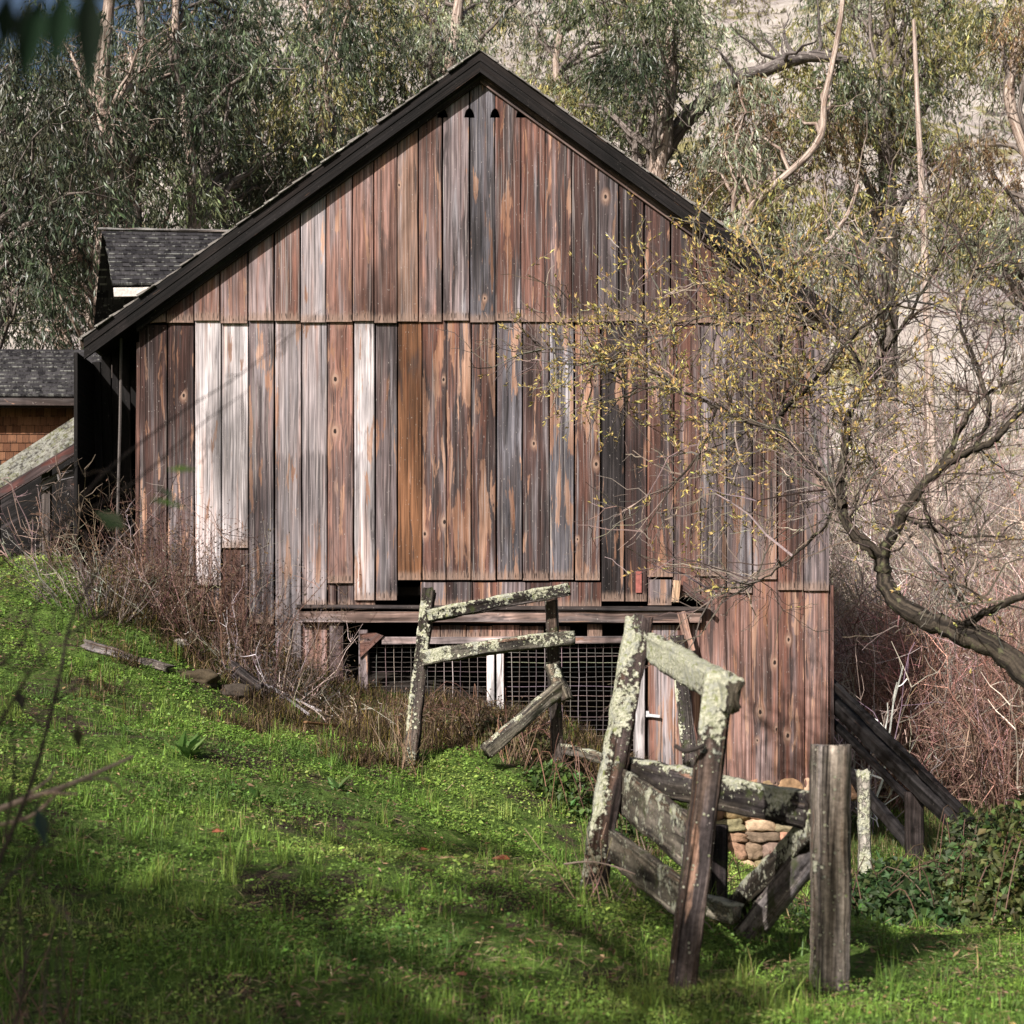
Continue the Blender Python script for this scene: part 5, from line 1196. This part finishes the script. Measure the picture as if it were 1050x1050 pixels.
def fleaf(label, px, py, D, L):
    c = on(px, py, D)+np.array((0, 0, .06)); mb = MB(); a = RG.uniform(0, 6.283)
    d = np.array([(math.cos(a+q), math.sin(a+q), .1) for q in (0, .5, -.5)]); leaves(mb, np.repeat(c[None], 3, 0), d, np.array([(0, -.5, .9)]*3), np.array((L, L*.8, L*.8)), np.array((.5, .4, .4))*L, jit((.33, .115, .05), 3, .15), .4)
    return tag(mb.build('fallen_leaf', M_LEAF), label, 'fallen leaf')
fleaf('rusty fallen leaf on the grass left of the leaning post', 523, 893, 9.8, .12); fleaf('small rusty leaf in the middle of the turf', 431, 868, 10.6, .09)
fleaf('rusty leaf near the bottom centre of the grass', 478, 1003, 7.5, .07); fleaf('faded leaf in the bright turf patch', 217, 853, 10, .1)
# dried stalks round the fence posts
def stalks(label, px, py, D, n, h, tint):
    c = on(px, py, D); t = empty('dry_stalks', c, label, 'dry grass'); mb = MB()
    for _ in range(n):
        s = c+np.array((RG.normal(0, .12), RG.normal(0, .08), -.02)); e = s+np.array((RG.normal(0, .14), RG.normal(0, .1), h*RG.uniform(.4, 1.1)))
        tube(mb, wander(s, e, 5, .06), np.linspace(.004, .0018, 5), jit(tint, 1, .3)[0], 3)
    mb.build('stems', M_TWIG, t); return t
stalks('dry straw stalks round the foot of the left lichen post', 412, 790, 14.3, 34, .65, (.22, .15, .10)); stalks('dry stalks at the foot of the near leaning post', 622, 900, 9.3, 26, .45, (.30, .22, .16))
stalks('thin dead stalks at the bottom left corner', 40, 1000, 6.6, 24, .45, (.13, .09, .06)); stalks('dry stalks below the wire mesh by the pale mesh post', 530, 790, 15.0, 34, .5, (.22, .15, .10))
twig('thin pale twig across the near leaning posts', [(578, 886, 9.0), (610, 884, 9.0), (650, 896, 8.9), (690, 920, 8.8), (720, 942, 8.7)], .006, (.30, .23, .19), 3)

# ------------------------------------------------------------------ trees beside the camera: they shade the near grass
def shade_tree(label, x, y, h, clumps, hangs=None, n_spray=55, reach=1.0):
    base = np.array((x, y, g1(x, y)-.2)); t = empty('eucalyptus_tree', base, label, 'tree')
    path = smooth_path([base, base+np.array((.1, .1, h*.4)), base+np.array((-.1, .2, h*.75)), base+np.array((.2, .1, h))], 5)
    mb = MB(); tube(mb, path, np.linspace(.22, .06, len(path)), (.5, .5, .5), 10, True); mb.build('trunk', M_EUC, t, smooth=True)
    C = np.array([c[:3] for c in clumps]); rad = [c[3] for c in clumps]; br = MB()
    for c in C:
        k = int(np.argmin(np.abs(path[:, 2]-(c[2]-1.0)))); w = wander(path[k], c, 8, .07, .2); tube(br, w, np.linspace(.06, .012, 8), (.5, .5, .5), 6, True)
    if hangs is not None:
        e = hangs[0].mean(0)+np.array((0, 0, .02)); k = int(np.argmin(np.abs(path[:, 2]-4.0))); w = smooth_path([path[k], path[k]*.5+e*.5+np.array((0, 0, .5)), e+np.array((-.1, -.2, .12)), e, e+np.array((.06, .02, -.01))], 5)
        tube(br, w, np.linspace(.05, .003, len(w)), (.5, .5, .5), 6, True)
    br.build('branches', M_EUC, t, smooth=True)
    lf = MB(); euc_leaves(lf, C, rad, n_spray, 15, [np.array(DKG)]*len(C), reach=reach)
    if hangs is not None:
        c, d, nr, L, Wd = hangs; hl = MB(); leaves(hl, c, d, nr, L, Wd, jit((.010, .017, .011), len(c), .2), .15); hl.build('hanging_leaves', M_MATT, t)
    lf.build('foliage', M_LEAF, t); return t
LS = np.array((-math.sin(R(SUN_AZ))*math.cos(R(SUN_EL)), -math.cos(R(SUN_AZ))*math.cos(R(SUN_EL)), math.sin(R(SUN_EL))))
def toward_sun(px, py, D, z):
    p = on(px, py, D); t = (z-p[2])/LS[2]; return p+LS*t
cls = []
for px, py, D, z, r in ((-60, 1010, 7.3, 6.5, .7), (50, 1020, 7.2, 7.4, .6), (110, 1000, 7.4, 7.9, .5), (200, 1030, 7.1, 8.4, .45), (-40, 910, 8.8, 7.0, .7), (60, 960, 8.0, 8.2, .55), (150, 1045, 7.0, 7.0, .5), (-80, 820, 10.6, 8.0, .7), (20, 870, 9.6, 9.0, .4), (-60, 740, 12.8, 9.2, .6), (290, 1070, 6.8, 7.6, .4), (440, 1085, 6.6, 8.4, .35), (130, 930, 8.5, 8.8, .3)):
    q = toward_sun(px, py, D, z); cls.append((q[0], q[1], q[2], r))
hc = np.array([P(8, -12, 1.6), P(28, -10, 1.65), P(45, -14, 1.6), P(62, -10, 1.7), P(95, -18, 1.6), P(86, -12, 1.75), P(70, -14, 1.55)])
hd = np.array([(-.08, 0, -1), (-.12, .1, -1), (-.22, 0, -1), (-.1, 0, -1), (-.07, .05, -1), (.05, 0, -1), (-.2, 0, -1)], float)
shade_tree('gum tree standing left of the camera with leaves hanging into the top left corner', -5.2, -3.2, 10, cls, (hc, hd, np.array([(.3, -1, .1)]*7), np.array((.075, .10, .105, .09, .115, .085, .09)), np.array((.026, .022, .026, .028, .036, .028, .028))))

thin = []  # unseen crown added along the sun rays to shade turf, one patch left lit
while len(thin) < 27:
    gx, gy = (RG.uniform(-3.4, -.5), RG.uniform(6.1, 9.2)) if len(thin) < 21 else (RG.uniform(.0, .8), RG.uniform(9, 13))
    if ((gx+1.85)/1.3)**2+((gy-11.0)/1.7)**2 < 1: continue
    p = np.array((gx, gy, g1(gx, gy))); t = (RG.uniform(6.8, 9.6)-p[2])/LS[2]; q = p+LS*t; thin.append((q[0], q[1], q[2], .42))
shade_tree('unseen thin crowned gum tree added behind the camera to shade the near grass', -4.9, -5.4, 10, thin, None, 24, .62)

# ------------------------------------------------------------------ light, camera, world
w = bpy.data.worlds.new('World'); SC.world = w; w.use_nodes = True
nt = w.node_tree; bg = nt.nodes['Background']
sky = nt.nodes.new('ShaderNodeTexSky'); sky.sky_type = 'NISHITA'; sky.sun_disc = False
sky.sun_elevation = R(SUN_EL); sky.sun_rotation = R(180+SUN_AZ); sky.air_density = 1.0; sky.dust_density = 4.0
nt.links.new(sky.outputs[0], bg.inputs[0]); bg.inputs[1].default_value = .055
sd = bpy.data.lights.new('sun', 'SUN'); sd.energy = 5.0; sd.angle = R(.6); sd.color = (1, .95, .89)
so = bpy.data.objects.new('sun', sd); COL.objects.link(so)
so.rotation_euler = Vector(-LS).to_track_quat('-Z', 'Y').to_euler(); so.location = (-20, -20, 25)
cd = bpy.data.cameras.new('camera'); co = bpy.data.objects.new('camera', cd); COL.objects.link(co)
co.location = (0, 0, CZ); co.rotation_euler = (R(90), 0, 0)
cd.sensor_width = 36; cd.lens = 36*F/1050; cd.shift_y = (YH-525)/1050; cd.clip_end = 2000; cd.clip_start = .05
cd.dof.use_dof = True; cd.dof.focus_distance = 17.5; cd.dof.aperture_fstop = 3.2
SC.camera = co
SC.view_settings.view_transform = 'Standard'; SC.view_settings.look = 'None'; SC.view_settings.exposure = 0.65; SC.view_settings.gamma = 1
SC.cycles.max_bounces = 6; SC.cycles.transparent_max_bounces = 8; SC.cycles.use_denoising = True
